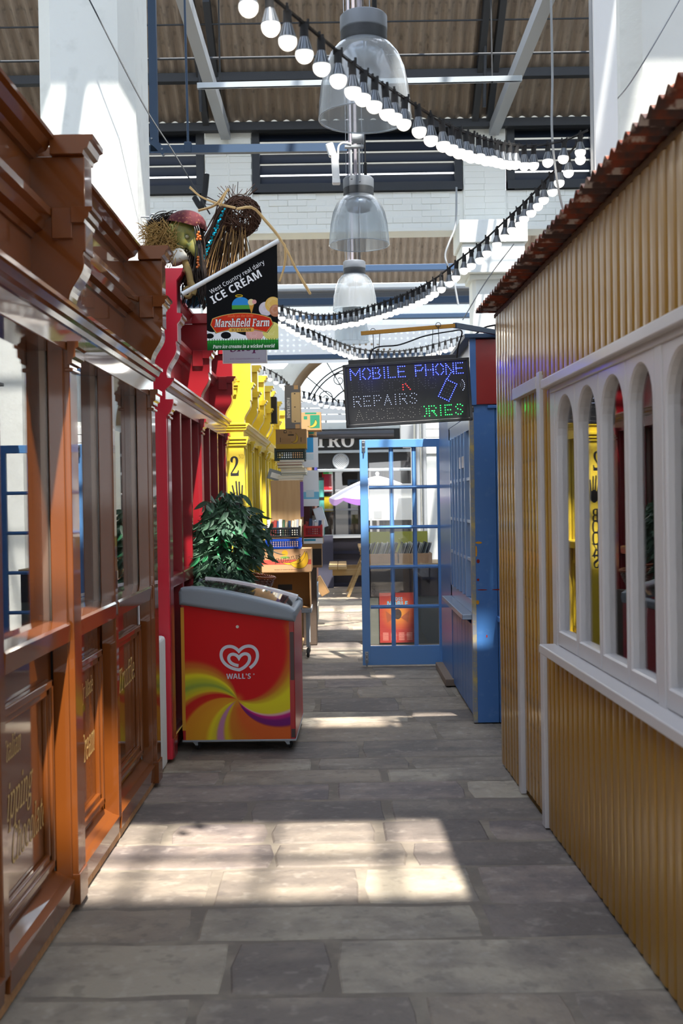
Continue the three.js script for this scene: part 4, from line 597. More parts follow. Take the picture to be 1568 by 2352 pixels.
{ const r = rng(61); let x = -0.69; for (let i = 0; i < 12; i++) { const w = 0.014 + r() * 0.012; book(NTH[i] + ' upright paperback from the yellow shop side in the black crate', 'paperbacks in the black crate', [x + w / 2, 1.122, -10.62 - r() * 0.02], [w, 0.13 + r() * 0.035, 0.11], Math.floor(r() * 10), [0, 0, -0.1 * r()]); x += w + 0.007; }
  x = -0.37; for (let i = 0; i < 6; i++) { const w = 0.016 + r() * 0.014; book(NTH[i] + ' upright paperback from the bookcase side in the red crate', 'paperbacks in the red crate', [x + w / 2, 1.098, -11.55], [w, 0.13 + r() * 0.05, 0.13], Math.floor(r() * 10), [0, 0, -0.06]); x += w + 0.008; }
  // lying pile on the shelf top
  let y = 1.655; const pile = [['large white paperback at the bottom of the book pile', 7], ['cream hardback low in the book pile on the shelf top', 2], ['grey green book second from the bottom of the pile', 6], ['white magazine in the middle of the book pile', 7], ['tan book near the top of the pile on the shelf', 5], ['faded brown book under the red spined book', 8], ['red spined thin book near the top of the pile', 3], ['white magazine topmost on the book pile', 7]];
  for (const [l, ci] of pile) { const w = 0.016 + r() * 0.014, t = thing('book', l, 'book', [-0.47 + (r() - 0.5) * 0.05, y + w / 2, -11.05], (r() - 0.5) * 0.25); mesh('cover', [B(0.24, 0.003, 0.17, 0, w / 2 - 0.002, 0), B(0.24, 0.003, 0.17, 0, -w / 2 + 0.002, 0)], bookM[ci], t); mesh('pages', [B(0.236, w - 0.006, 0.164, 0, 0, 0)], pageM, t); y += w + 0.001; } }
{ // beech bookcase side on
  const t = thing('bookcase', 'pale beech bookcase with its plain side turned to the aisle end', 'bookcase', [-0.52, 0.0, -10.95]);
  mesh('side_panel', [BX(-0.16, 0.125, 0.0, 1.655, -0.025, 0, 0.003)], mWood, t); mesh('side_panel', [BX(-0.16, 0.125, 0.0, 1.655, -0.85, -0.825, 0.003)], mWood, t);
  mesh('top', [BX(-0.16, 0.125, 1.62, 1.65, -0.83, -0.02, 0.003)], mWood, t); mesh('back_panel', [BX(-0.16, -0.15, 0.05, 1.64, -0.83, -0.02, 0)], mWood, t); mesh('edge_strip', [BX(0.12, 0.155, 1.3, 1.64, -0.06, -0.03, 0.002)], matte('#7a5a9a'), t);
  for (const y of [0.05, 0.45, 0.82, 1.2]) mesh('shelf', [BX(-0.15, 0.125, y, y + 0.025, -0.83, -0.02, 0.002)], mWood, t);
}
{ const t = thing('plastic_tub', 'clear plastic tub with a white label tipped beside the book pile', 'tub', [-0.655, 1.66, -10.99]); t.rotation.z = -0.3; mesh('tub_body', wallBox(0.13, 0.1, 0.14, 0.003, 'top'), P({ color: '#b8c0c6', roughness: 0.25, transmission: 0.6, thickness: 0 }), t); mesh('tub_label', [B(0.09, 0.05, 0.002, 0.01, 0.045, 0.002)], mPaper, t); }
crate('plastic_crate', 'dark green plastic crate between the book pile and a banana carton', [-0.49, 1.845, -11.0], [0.3, 0.11, 0.26], plastic('#16302c'));
carton('banana_carton', 'brown carton with two small printed bananas above the dark green crate', [-0.475, 1.958, -10.98], [0.295, 0.19, 0.26], printed(0.295, 0.19, 512, (c, W, H) => { c.fillStyle = '#a08024'; c.fillRect(0, H * 0.76, W, H * 0.24); c.fillStyle = '#2a2418'; c.font = '40px sans-serif'; c.fillText('T3', W * 0.44, H * 0.2); c.fillRect(W * 0.26, H * 0.05, 48, 48); c.fillStyle = '#b08a60'; c.beginPath(); c.arc(W * 0.31, H * 0.12, 14, 0, 7); c.fill(); c.fillStyle = '#2a2418'; c.fillRect(W * 0.4, H * 0.26, 100, 22); c.fillRect(W * 0.14, H * 0.42, 10, 80); c.fillRect(W * 0.82, H * 0.42, 10, 80); c.strokeStyle = '#6a5030'; c.lineWidth = 2; for (let i = 0; i < 4; i++) c.strokeRect(W * 0.2, H * (0.46 + i * 0.07), 140, 20); banana(c, [[W * 0.5, H * 0.66], [W * 0.64, H * 0.7], [W * 0.7, H * 0.45], [W * 0.66, H * 0.2], [W * 0.82, H * 0.45], [W * 0.72, H * 0.85]], '#a8852a'); }, '#8d6d48'));
carton('fairtrade_box', 'upright grey and cream fruit box with fairtrade lettering on its edge', [-0.455, 2.15, -10.98], [0.15, 0.42, 0.24], printed(0.15, 0.42, 320, (c, W, H) => { c.fillStyle = '#d8b884'; c.beginPath(); c.roundRect(W * 0.42, H * 0.16, W * 0.6, H * 0.7, 24); c.fill(); c.fillStyle = '#3a3128'; for (const y of [0.19, 0.5, 0.83]) { c.beginPath(); c.ellipse(W * 0.65, H * y, 16, 12, 0, 0, 7); c.fill(); } c.fillStyle = '#c49a68'; c.fillRect(W * 0.6, 0, W * 0.28, H * 0.09); c.fillRect(W * 0.66, H * 0.9, W * 0.3, H * 0.1); c.fillStyle = '#e6e2d8'; c.save(); c.translate(W * 0.13, H * 0.28); c.rotate(PI / 2); c.font = 'bold 86px sans-serif'; c.fillText('FAIRTRADE', 0, 0, 430); c.restore(); }, '#6d6a68'));
carton('fruit_box', 'brown and green fruit carton behind the upright fairtrade box', [-0.37, 2.2, -12.05], [0.34, 0.19, 0.3], printed(0.34, 0.19, 420, (c, W, H) => { c.fillStyle = '#1f7458'; c.fillRect(W * 0.66, H * 0.15, W * 0.3, H * 0.75); c.fillRect(W * 0.46, H * 0.2, 46, 46); c.fillRect(W * 0.5, 0, W * 0.36, 24); banana(c, [[W * 0.58, H * 0.78], [W * 0.75, H * 0.8], [W * 0.8, H * 0.6], [W * 0.82, H * 0.4], [W * 1.0, H * 0.7], [W * 0.7, H * 1.0]], '#b89a3a'); }, '#a5825a'));
carton('fruit_box', 'small teal printed fruit carton stacked farthest along the shelf', [-0.36, 2.18, -12.7], [0.18, 0.24, 0.3], printed(0.18, 0.24, 200, (c, W, H) => { c.fillStyle = '#177060'; c.fillRect(W * 0.12, H * 0.06, W * 0.76, H * 0.86); banana(c, [[W * 0.2, H * 0.8], [W * 0.5, H * 0.9], [W * 0.7, H * 0.6], [W * 0.6, H * 0.4], [W * 0.95, H * 0.7], [W * 0.5, H * 1.0]], '#a8962a'); }, '#8a6a42'));
carton('small_carton', 'small brown carton under the green fruit carton', [-0.42, 2.07, -12.05], [0.16, 0.13, 0.2], null);
carton('dark_carton', 'tall dark carton column at the end of the shelf', [-0.37, 1.58, -12.62], [0.14, 0.6, 0.3], null, { body: matte('#4a3f3a') });
carton('blue_carton', 'narrow violet blue carton beside the dark carton column', [-0.32, 1.58, -13.0], [0.1, 0.53, 0.2], null, { body: matte('#4a4a9a') });
carton('dark_carton', 'black carton perched high beside the last yellow console', [-0.79, 2.35, -13.0], [0.13, 0.3, 0.2], null, { body: matte('#2a2624') });
{ const p = thing('poster_board', 'white and blue poster sheets hung from the shelf end', 'poster', [-0.315, 1.36, -11.45]); for (const [y, h, seed] of [[0.55, 0.3, 1], [0.16, 0.36, 2]]) mesh('poster_sheet', keep(new THREE.BoxGeometry(0.16, h, 0.004).translate(0.01, y + h / 2 - 0.12, 0)), printed(0.16, h, 200, (c, W, H) => { c.fillStyle = seed === 1 ? '#3d9fd8' : '#7ac6e4'; if (seed === 1) c.fillRect(W * 0.25, 0, W * 0.45, H * 0.5); else c.fillRect(0, H * 0.6, W, H * 0.2); c.fillStyle = '#cfe3ea'; c.fillRect(W * 0.2, H * 0.55, W * 0.5, H * 0.2); }, '#e9eef0'), p); }
carton('brown_carton', 'brown carton with a dark panel under the red crate', [-0.305, 0.78, -11.45], [0.2, 0.24, 0.3], printed(0.2, 0.24, 128, (c, W, H) => { c.fillStyle = '#2c2622'; c.fillRect(W * 0.4, H * 0.2, W * 0.6, H * 0.7); }, '#8f6d45'));
carton('flat_carton', 'white printed flat carton between the red crate and the brown carton', [-0.29, 1.02, -11.45], [0.2, 0.06, 0.3], printed(0.2, 0.06, 256, (c, W, H) => { c.fillStyle = '#2f8fb0'; c.fillRect(8, 10, W * 0.6, H * 0.4); }, '#e3e6e6'));
{ const t = thing('bookcase', 'dark bookcase standing past the cardboard boxes', 'bookcase', [-0.33, 0, -11.9]); mesh('side_panel', [BX(-0.2, 0.0, 0, 1.58, -0.02, 0, 0.003)], matte('#4a2420'), t); mesh('case_body', [BX(-0.2, 0.02, 0, 1.58, -1.4, -0.03, 0.003)], matte('#3a332e'), t); for (let i = 0; i < 6; i++) mesh('spine_row', [BX(0.02, 0.05, 0.1 + i * 0.24, 0.28 + i * 0.24, -1.35, -0.1, 0.003)], matte(['#8c8a82', '#4c5a6a', '#7a4a3a'][i % 3]), t); }
carton('tall_carton', 'tall brown carton standing on the dark bookcase under the fruit cartons', [-0.41, 1.58, -12.05], [0.2, 0.49, 0.3], null);
carton('wooden_box', 'dark wooden box standing on the paving below the brown carton', [-0.335, 0, -11.45], [0.14, 0.78, 0.32], null, { body: matte('#4a3d33') });
for (const [x, y, z, ry, l, c] of [[-0.2, 0.36, -13.2, 0.5, 'tilted brown folded carton leaning on the far shelf end', '#94724a'], [-0.19, 1.17, -11.9, 0.3, 'white blue leaflet stack tilted above the red crate', '#dfe8ec']]) { const t = thing('leaning_carton', l, 'box', [x, y, z], 0); t.rotation.z = ry; mesh('carton_body', wallBox(0.1, 0.22, 0.2, 0.006, 'x'), matte(c), t); }

// ------------------------------------------------------------ record stall seen through the open door's panes
{
  const t = thing('stall_table', 'dark cloth-fronted stall table behind the glazed door', 'table', [0.55, 0, -11.4]);
  mesh('table_top', [BX(-0.36, 0.62, 0.78, 0.81, -0.7, 0)], mTimber, t); mesh('cloth_front', [BX(-0.34, 0.6, 0.48, 0.79, -0.02, -0.005, 0.002)], matte('#1c1517'), t); mesh('lower_board', [BX(-0.34, 0.6, 0.0, 0.5, -0.03, -0.012, 0.002)], matte('#55574f'), t); mesh('trestle', [BX(-0.3, -0.26, 0, 0.78, -0.66, -0.6, 0.003)], mTimber, t); mesh('trestle', [BX(0.54, 0.58, 0, 0.78, -0.66, -0.6, 0.003)], mTimber, t);
  for (const [x, l] of [[0.39, 'open cardboard record box nearer the door edge'], [0.735, 'open cardboard record box nearer the blue kiosk']]) { const c = thing('record_box', l, 'box', [x, 0.81, -11.42]); mesh('carton_body', wallBox(0.335, 0.1, 0.45, 0.005, 'top'), mCard, c); }
  const r = rng(88), g = ready(B(0.004, 0.19, 0.2)), ms = ['#2b2b2b', '#d9d6cc', '#4b5157', '#1f2428', '#8b8f8c', '#b7b9a8', '#35413c'].map((c) => P({ color: c, roughness: 0.5 }));
  for (let i = 0; i < 44; i++) { const b = i < 22 ? 0 : 1, o = tag(mesh('record_sleeve', g, ms[Math.floor(r() * 7)]), NTH[i % 22] + (b ? ' record sleeve from the aisle side in the box nearer the blue kiosk' : ' record sleeve from the aisle side in the box nearer the bistro table'), 'record', b ? 'sleeves in the kiosk-side record box' : 'sleeves in the door-side record box'); o.position.set((b ? 0.58 : 0.235) + (i % 22) * 0.0142, 0.915 + r() * 0.02, -11.55 - r() * 0.02); o.rotation.set(0, 0, -0.34 + (r() - 0.5) * 0.03); }
  const y = thing('yellow_sleeve', 'large yellow green sleeve propped behind the record boxes', 'record', [0.56, 0.82, -11.85]); mesh('sleeve_card', [B(0.66, 0.3, 0.006, 0, 0.15, 0)], P({ color: '#a3a52f', roughness: 0.5 }), y);
  const p = thing('comedy_poster', 'orange red poster with pale blue lettering below the record boxes', 'poster', [0.545, 0.27, -11.385]);
  mesh('poster_sheet', keep(new THREE.BoxGeometry(0.36, 0.5, 0.003)), printed(0.36, 0.5, 360, (c, W, H) => { const q = c.createRadialGradient(W / 2, H * 0.42, 20, W / 2, H * 0.42, 190); q.addColorStop(0, '#a8721c'); q.addColorStop(1, '#84241a'); c.fillStyle = q; c.fillRect(0, 0, W, H); c.fillStyle = '#84241c'; c.fillRect(0, H * 0.74, W, H * 0.26); c.fillStyle = '#4f93ac'; c.textAlign = 'center'; c.font = 'bold 44px sans-serif'; c.fillText('ROSS', W / 2, 78); c.font = 'bold 66px sans-serif'; c.fillText('NOBLE', W / 2, 132); c.fillStyle = '#2a1d18'; c.beginPath(); c.ellipse(W / 2, H * 0.43, 40, 52, 0, 0, 7); c.fill(); c.fillStyle = '#7a3a1c'; for (const x of [-1, 1]) { c.beginPath(); c.moveTo(W / 2 + x * 30, H * 0.5); c.lineTo(W / 2 + x * 120, H * 0.36); c.lineTo(W / 2 + x * 105, H * 0.6); c.fill(); } c.fillStyle = '#b98a7a'; for (let i = 0; i < 9; i++) for (const x of [30, 110, 190, 270]) c.fillRect(x, H * 0.8 + i * 9, 56, 3); }), p);
}
// ------------------------------------------------------------ pendant lamps in a row over the aisle
const mPrism = P({ color: '#d3dadf', roughness: 0.14, transmission: 0.74, thickness: 0, ior: 1.5, side: THREE.DoubleSide, bumpMap: bumpFine, bumpScale: 0.0002 });
const mHousing = P({ color: '#6f757d', roughness: 0.5, metalness: 0.3 }), mConduit = P({ color: '#9a949c', roughness: 0.4, metalness: 0.3 });
const ribbed = (pts, n, d) => { const g = LA(pts, n * 2), p = g.attributes.position; for (let i = 0; i < p.count; i++) { const x = p.getX(i), z = p.getZ(i), R = Math.hypot(x, z); if (R > 0.05) { const k = Math.round(Math.atan2(x, z) / (PI / n)) % 2 ? 1 + d / R : 1; p.setX(i, x * k); p.setZ(i, z * k); } } g.computeVertexNormals(); return g; };
[[838, 272, 5.6, 'nearest large clear ribbed pendant lamp with a grey drum top'], [825, 563, 8.6, 'second pendant lamp along the row, under the trunking bar'], [815, 712, 11.8, 'third pendant lamp with a pale drum top above the string lights'], [808, 786, 14.6, 'farthest pendant lamp, its shade seen through the string lights']].forEach(([x, y, d, label]) => {
  const p = at(x, y, d), t = thing('pendant_lamp', label, 'lamp', [p.x, p.y, p.z]);
  const sh = mesh('shade', [ribbed([[0.105, 0.355], [0.13, 0.352], [0.165, 0.31], [0.195, 0.24], [0.213, 0.15], [0.222, 0.06], [0.226, 0.0]], 60, 0.0025)], mPrism, t);
  mesh('rim', [new THREE.TorusGeometry(0.226, 0.004, 6, 48).rotateX(PI / 2)], mPrism, sh);
  mesh('reflector', [LA([[0.02, 0.345], [0.09, 0.34], [0.1, 0.3], [0.085, 0.26]], 32)], mSteel, t);
  const h = mesh('housing', [LA([[0.0, 0.5], [0.108, 0.5], [0.116, 0.492], [0.116, 0.428], [0.112, 0.426], [0.112, 0.362], [0.105, 0.35], [0, 0.35]], 40)], mHousing, t);
  mesh('mesh_band', [LA([[0.113, 0.424], [0.115, 0.42], [0.113, 0.41], [0.115, 0.4], [0.113, 0.39], [0.115, 0.38], [0.113, 0.366]], 40)], mDark, h);
  mesh('conduit', [rod([-0.02, 0.5, 0], [-0.02, 6.95 - p.y, 0], 0.013)], mConduit, t); mesh('flex', [rod([0.055, 0.5, -0.01], [0.055, 6.95 - p.y, -0.01], 0.006, 6), rod([0.055, 0.5, -0.01], [0.055, 0.62, -0.01], 0.012)], mRubber, t);
  for (const x0 of [-0.07, 0.03]) mesh('suspension_wire', [rod([x0, 0.5, 0.03], [x0, 6.95 - p.y, 0.03], 0.003, 5)], mSteel, t);
});

// ------------------------------------------------------------ festoon strings: each bulb is socket, finned heat sink and glowing dome
{
  const mGlobe = P({ color: '#f4f4ee', roughness: 0.4, emissive: '#fff8ec', emissiveIntensity: 1.0 }), mFin = P({ color: '#7d8288', roughness: 0.4, metalness: 0.6 });
  const socket = ready([CY(0.0135, 0.0145, 0.04, 0, -0.022, 0, 0, 0, 0, 10), B(0.03, 0.014, 0.012, 0, 0.0, 0), B(0.006, 0.026, 0.008, 0.014, 0.004, 0), B(0.006, 0.026, 0.008, -0.014, 0.004, 0)]);
  const fins = []; for (let i = 0; i < 14; i++) fins.push(EX(shape([[0.004, 0], [0.0135, 0], [0.028, -0.044], [0.004, -0.044]]), 0.003).translate(0, -0.042, -0.0015).rotateY(i / 14 * 2 * PI));
  const sink = ready([CY(0.011, 0.021, 0.044, 0, -0.064, 0, 0, 0, 0, 12), ...fins, CY(0.0285, 0.0285, 0.004, 0, -0.087, 0, 0, 0, 0, 18)]), dome = ready(new THREE.SphereGeometry(0.0295, 18, 10, 0, 2 * PI, PI * 0.42, PI * 0.58).translate(0, -0.0965, 0)), r = rng(19);
  const strings = [['festoon string of lit bulbs nearest overhead, swooping to the white column', [[545, -78, 3.35], [620, -10, 3.5], [711, 66, 3.73], [796, 136, 3.95], [861, 183, 4.2], [928, 226, 4.5], [1015, 281, 4.8], [1098, 315, 5.3], [1168, 332, 5.8], [1230, 336, 6.1], [1300, 322, 6.2], [1350, 300, 6.25]], 31, true], ['festoon string of lit bulbs falling from the white column towards the banner', [[1340, 312, 6.27], [1308, 352, 6.35], [1250, 418, 6.6], [1200, 470, 6.9], [1155, 512, 7.15], [1108, 556, 7.3], [1066, 588, 7.5], [1000, 640, 7.8], [941, 672, 8.2], [880, 695, 8.6], [800, 717, 9.1], [720, 724, 9.6], [600, 690, 10.2]], 50, true], ['festoon string passing behind the dot-lit sign beyond the banner', [[590, 692, 10.3], [650, 725, 10.6], [700, 752, 10.9], [760, 780, 11.2], [830, 803, 11.6], [900, 808, 11.9], [970, 798, 12.2], [1070, 770, 12.5]], 38, true], ['farthest festoon string, hanging before the arched fanlight', [[600, 840, 13.2], [645, 866, 13.6], [674, 893, 14.2], [710, 903, 14.6], [760, 917, 15], [840, 920, 15.6], [920, 905, 16]], 26, false]];
  for (const [label, pts, n, lit] of strings) {
    const t = thing('string_light', label, 'string lights'), c = new THREE.CatmullRomCurve3(pts.map((p) => at(...p)));
    mesh('cable', [new THREE.TubeGeometry(c, 90, 0.0045, 5), new THREE.TubeGeometry(new THREE.CatmullRomCurve3(pts.map((p) => at(p[0], p[1] - 6 * (3.5 / p[2]), p[2] - 0.01))), 60, 0.002, 4)], mRubber, t);
    for (let i = 0; i < n; i++) {
      const q = c.getPointAt((i + 0.5) / n), b = mesh('bulb', socket, mRubber, t); b.position.copy(q); b.rotation.set((r() - 0.5) * 0.16, r() * 3, (r() - 0.5) * 0.2);
      mesh('heat_sink', sink, mFin, b); mesh('globe', dome, mGlobe, b);
      if (lit && n < 40 && i % 4 === 1) { const l = new THREE.PointLight('#fff4e2', 0.05); l.position.set(0, -0.16, 0); l.castShadow = true; b.add(l); }
    }
  }
}

// ------------------------------------------------------------ trunking, channel, camera, wires
{
  const z = 8.6, a = at(348, -40, z), b = at(348, 345, z), e = at(797, 338, z), t = thing('trunking_bar', 'dark blue steel trunking bent from upright to level under the roof', 'trunking');
  mesh('upright', [BX(a.x - 0.03, a.x + 0.03, b.y - 0.02, 6.99, -z - 0.025, -z + 0.025)], mSteelBlue, t); mesh('level_bar', [bar([b.x - 0.03, b.y, -z], [e.x, e.y - 0.005, -z], 0.05, 0.06)], mSteelBlue, t); mesh('corner_plate', [B(0.16, 0.05, 0.054, b.x + 0.045, b.y + 0.03, -z, 0, 0, -0.785)], mSteelBlue, t);
  const h = at(432, 340, z); mesh('drop_rod', [rod([h.x, h.y, -z], [h.x - 0.02, 6.99, -z], 0.009)], mSteelBlue, t); mesh('clip', [RB(0.055, 0.08, 0.06, 0.006, h.x, h.y, -z)], mSteelBlue, t);
  for (const [x, y] of [[348, 318], [372, 342], [800, 335]]) { const p = at(x, y, z - 0.03); mesh('bolt_head', [CY(0.007, 0.007, 0.008, p.x, p.y, p.z, PI / 2)], mSteel, t); }
  const c0 = at(453, 198, 8.3), c1 = at(1198, 181, 8.3), ch = thing('channel_bar', 'galvanised slotted channel slung level across the roof', 'bar');
  mesh('channel', [bar(c0, c1, 0.035, 0.004).translate(0, 0.018, 0), bar(c0, c1, 0.004, 0.036).translate(0, 0, 0.016), bar(c0, c1, 0.004, 0.036).translate(0, 0, -0.016)], mGalv, ch);
  for (const x of [505, 1130]) { const p = at(x, 190, 8.3); mesh('hanger_rod', [rod([p.x, p.y, p.z], [p.x, 7, p.z], 0.006)], mDark, ch); }
  const k = at(822, 318, 8.42), br = thing('pulley_bracket', 'grey pulley bracket where the trunking meets the lamp pole', 'bracket', [k.x, k.y, k.z]);
  mesh('drum', [CY(0.035, 0.035, 0.08, 0, 0, 0, 0, 0, PI / 2, 20), CY(0.042, 0.042, 0.01, -0.04, 0, 0, 0, 0, PI / 2, 20), CY(0.042, 0.042, 0.01, 0.04, 0, 0, 0, 0, PI / 2, 20)], mGreyPaint, br); mesh('arm', [BX(-0.1, 0.04, -0.07, -0.05, -0.02, 0.02), BX(-0.06, -0.045, -0.3, -0.05, -0.01, 0.01), BX(0.0, 0.015, -0.32, -0.05, -0.01, 0.01)], mGreyPaint, br);
  const cp = at(770, 385, 8.4), cam = thing('cctv_camera', 'white security camera on a bracket beside the second pendant lamp', 'camera', [cp.x, cp.y, cp.z]);
  mesh('camera_body', [RB(0.055, 0.19, 0.06, 0.01, 0, 0, 0, 0, 0, 0.05), RB(0.06, 0.035, 0.065, 0.008, 0.005, -0.105, 0)], mWhite, cam); mesh('junction_box', [RB(0.06, 0.1, 0.05, 0.012, -0.03, 0.13, 0, 0, 0, 0.3)], P({ color: '#c9ced2', roughness: 0.3, metalness: 0.4 }), cam); mesh('bracket_arm', [TU([[0.02, 0.06, 0], [0.03, 0.16, 0], [0.06, 0.18, 0], [0.12, 0.17, 0]], 0.008, 20)], mWhite, cam);
  // flexible black hose on the wall pier
  const hs = [[447, 455, 13.3], [462, 475, 13.2], [470, 440, 13.2], [474, 400, 13.2]]; tag(mesh('black_hose', [TU(hs.map((p) => at(...p)), 0.035, 30, 8)], mRubber), 'thick black hose curling out of the louvred window corner', 'hose');
  const cab = (name, label, pts, rr, m = mDark) => tag(mesh(name, [TU(pts.map((p) => at(...p)), rr, pts.length * 8, 5)], m), label, 'cable');
  cab('stay_wire', 'thin dark stay wire slanting down past the column to the puppet', [[190, -30, 6.85], [335, 250, 6.75], [400, 352, 6.7], [482, 492, 6.65]], 0.0045);
  cab('stay_wire', 'thin wire slanting up across the column above the mustard kiosk', [[1600, -70, 5.95], [1480, 138, 6.1], [1440, 200, 6.18], [1416, 228, 6.25]], 0.004, mSteel);
  cab('roof_cord', 'grey cord dropping from the roof to the string light junction', [[1264, -40, 6.5], [1268, 170, 6.4], [1268, 320, 6.3], [1285, 450, 6.4], [1306, 525, 6.5]], 0.007, mGreyPaint);
  cab('wall_cable', 'thin grey cable running down the brick pier beyond the lamps', [[1048, 430, 13.2], [1045, 520, 13.2], [1030, 560, 13.1], [1022, 590, 13.1], [1040, 640, 13.1], [1052, 700, 13.1]], 0.012, mGreyPaint);
  cab('stay_wire', 'thin stay wire slanting down from the far sunlit pier', [[1180, 560, 12], [1120, 640, 12.2], [1062, 735, 12.4]], 0.006, mSteel);
  cab('fairy_cable', 'ochre cable tucked under the corrugated roof edge of the kiosk', [[1188, 665, 6.0], [1290, 580, 4.9], [1330, 535, 4.5], [1420, 475, 3.9], [1432, 452, 3.85]], 0.005, matte('#9a742c'));
  const d0 = thing('downpipe', 'square white boxed downpipe in front of the column over the kiosk', 'pipe', [1.425, 0, -6.05]); mesh('pipe_casing', [BX(-0.055, 0.065, 2.5, 6.99, -0.07, 0.03, 0.003)], mWhite, d0); mesh('side_seam', [BX(-0.06, -0.054, 2.5, 6.99, -0.065, 0.0, 0)], mGreyPaint, d0);
  const eb = at(350, 498, 7.2), e1 = thing('eye_bolt', 'small steel eye bolt screwed into the white column', 'bolt', [eb.x, eb.y, eb.z]); mesh('ring', [new THREE.TorusGeometry(0.017, 0.005, 8, 20)], mSteel, e1); mesh('shank', [rod([-0.1, 0, 0], [-0.015, 0, 0], 0.005)], mSteel, e1);
}

// ------------------------------------------------------------ ice cream banner on its pole, and the hanging shop board
{
  const t = thing('banner_flag', 'black ice cream banner hanging from a slanting white pole', 'banner', [0, 0, -6.3]);
  mesh('pole', [rod([-0.86, 2.606, 0], [-0.322, 2.892, 0], 0.013, 14)], mWhite, t);
  const x0 = -0.727, x1 = -0.333, y0 = 2.291, y1 = 2.875, g = EX(shape([[x0, y0 + 0.002], [x1, y0], [x1, y1], [x0, 2.668]]), 0.003), p = g.attributes.position, uv = new Float32Array(p.count * 2);
  for (let i = 0; i < p.count; i++) { uv[i * 2] = (p.getX(i) - x0) / (x1 - x0); uv[i * 2 + 1] = (p.getY(i) - y0) / (y1 - y0); }
  g.setAttribute('uv', new THREE.BufferAttribute(uv, 2));
  const map = canvasTex(704, 1044, (c, W, H) => {
    c.fillStyle = '#08080a'; c.fillRect(0, 0, W, H); c.fillStyle = '#f0f0f2';
    for (const [s, f, x, y] of [['West Country real dairy', '58px sans-serif', 46, 486], ['ICE CREAM', 'bold 108px sans-serif', 66, 586]]) { c.save(); c.translate(x, y); c.rotate(-0.5); c.font = f; c.fillText(s, 0, 0, 640); c.restore(); }
    // cow hide, grass and scoops
    c.fillStyle = '#eef0f2'; c.beginPath(); c.moveTo(0, 845); c.bezierCurveTo(80, 890, 110, 830, 190, 838); c.bezierCurveTo(280, 850, 330, 900, 420, 905); c.lineTo(704, 905); c.lineTo(704, 960); c.lineTo(0, 960); c.fill();
    c.fillStyle = '#0e0e11'; c.beginPath(); c.ellipse(186, 895, 50, 34, 0, 0, 7); c.ellipse(26, 900, 40, 26, 0, 0, 7); c.fill();
    for (const [x, y, rr, col] of [[470, 880, 88, '#d9a39c'], [640, 860, 92, '#d6cf72'], [585, 640, 70, '#c9bfc6'], [655, 600, 78, '#d9b05c'], [680, 660, 60, '#b5795a']]) { c.fillStyle = col; c.beginPath(); c.arc(x, y, rr, 0, 7); c.fill(); c.strokeStyle = 'rgba(255,255,255,0.25)'; c.lineWidth = 5; for (let i = 0; i < 5; i++) { c.beginPath(); c.arc(x, y, rr * (0.25 + 0.15 * i), i, i + 2.4); c.stroke(); } }
    const q = c.createLinearGradient(0, 915, 0, 1044); q.addColorStop(0, '#2f9a35'); q.addColorStop(1, '#0f4f1f'); c.fillStyle = q; c.fillRect(0, 945, W, 100); for (let i = 0; i < 350; i++) { const x = (i * 37.7) % W, y = 930 + (i * 13) % 26; c.strokeStyle = i % 2 ? '#3aa53c' : '#237a2c'; c.lineWidth = 3; c.beginPath(); c.moveTo(x, y + 30); c.lineTo(x + (i % 7) - 3, y); c.stroke(); }
    // oval landscape with a cone above the plaque
    c.fillStyle = '#2f86c9'; c.beginPath(); c.ellipse(340, 600, 90, 80, 0, PI, 0); c.fill(); c.fillStyle = '#4f9a3c'; c.fillRect(250, 600, 180, 40); c.strokeStyle = '#d8b21f'; c.lineWidth = 7; c.beginPath(); c.ellipse(322, 508, 34, 10, 0, 0, 7); c.stroke();
    c.fillStyle = '#c9913c'; c.beginPath(); c.moveTo(415, 590); c.lineTo(470, 590); c.lineTo(442, 690); c.fill(); c.fillStyle = '#e3cf9c'; c.beginPath(); c.arc(440, 572, 32, 0, 7); c.fill(); c.fillStyle = '#d99a94'; c.beginPath(); c.arc(472, 570, 22, 0, 7); c.fill();
    // plaque
    const plaque = (o, col) => { c.fillStyle = col; c.beginPath(); c.moveTo(60 - o, 735 - o); c.bezierCurveTo(220, 665 - o, 470, 665 - o, 625 + o, 735 - o); c.lineTo(650 + o, 790); c.lineTo(585 + o, 868 + o); c.bezierCurveTo(440, 820 + o, 240, 820 + o, 95 - o, 868 + o); c.lineTo(40 - o, 790); c.closePath(); c.fill(); };
    plaque(10, '#1d2433'); plaque(6, '#d8b25a'); plaque(0, '#c9321a'); c.fillStyle = '#e0884a'; c.font = 'italic 30px serif'; c.textAlign = 'center'; c.fillText('Made on the farm', 330, 716);
    c.fillStyle = '#f4f0ea'; c.strokeStyle = '#1d2433'; c.lineWidth = 8; c.font = 'italic bold 106px serif'; c.strokeText('Marshfield Farm', 344, 812, 545); c.fillText('Marshfield Farm', 344, 812, 545);
    c.fillStyle = '#d9a94a'; c.beginPath(); c.roundRect(215, 824, 250, 40, 18); c.fill(); c.fillStyle = '#1d2433'; c.font = 'bold 34px serif'; c.fillText('ICE CREAM', 340, 856);
    c.fillStyle = '#f4f4f0'; c.font = 'italic bold 46px serif'; c.fillText('Pure ice creams in a wicked world', 358, 1022, 610);
  });
  mesh('banner_cloth', keep(g.translate(0, 0, -0.0015)), P({ color: '#ffffff', map, roughness: 0.85, specularIntensity: 0.35 }), t);
  const s = thing('hanging_sign', 'pale shop board with purple lettering hanging below the black banner', 'sign', [0, 0, -7.95]);
  mesh('board_panel', [BX(-0.812, -0.5, 2.418, 2.74, -0.006, 0.006)], mPaper, s);
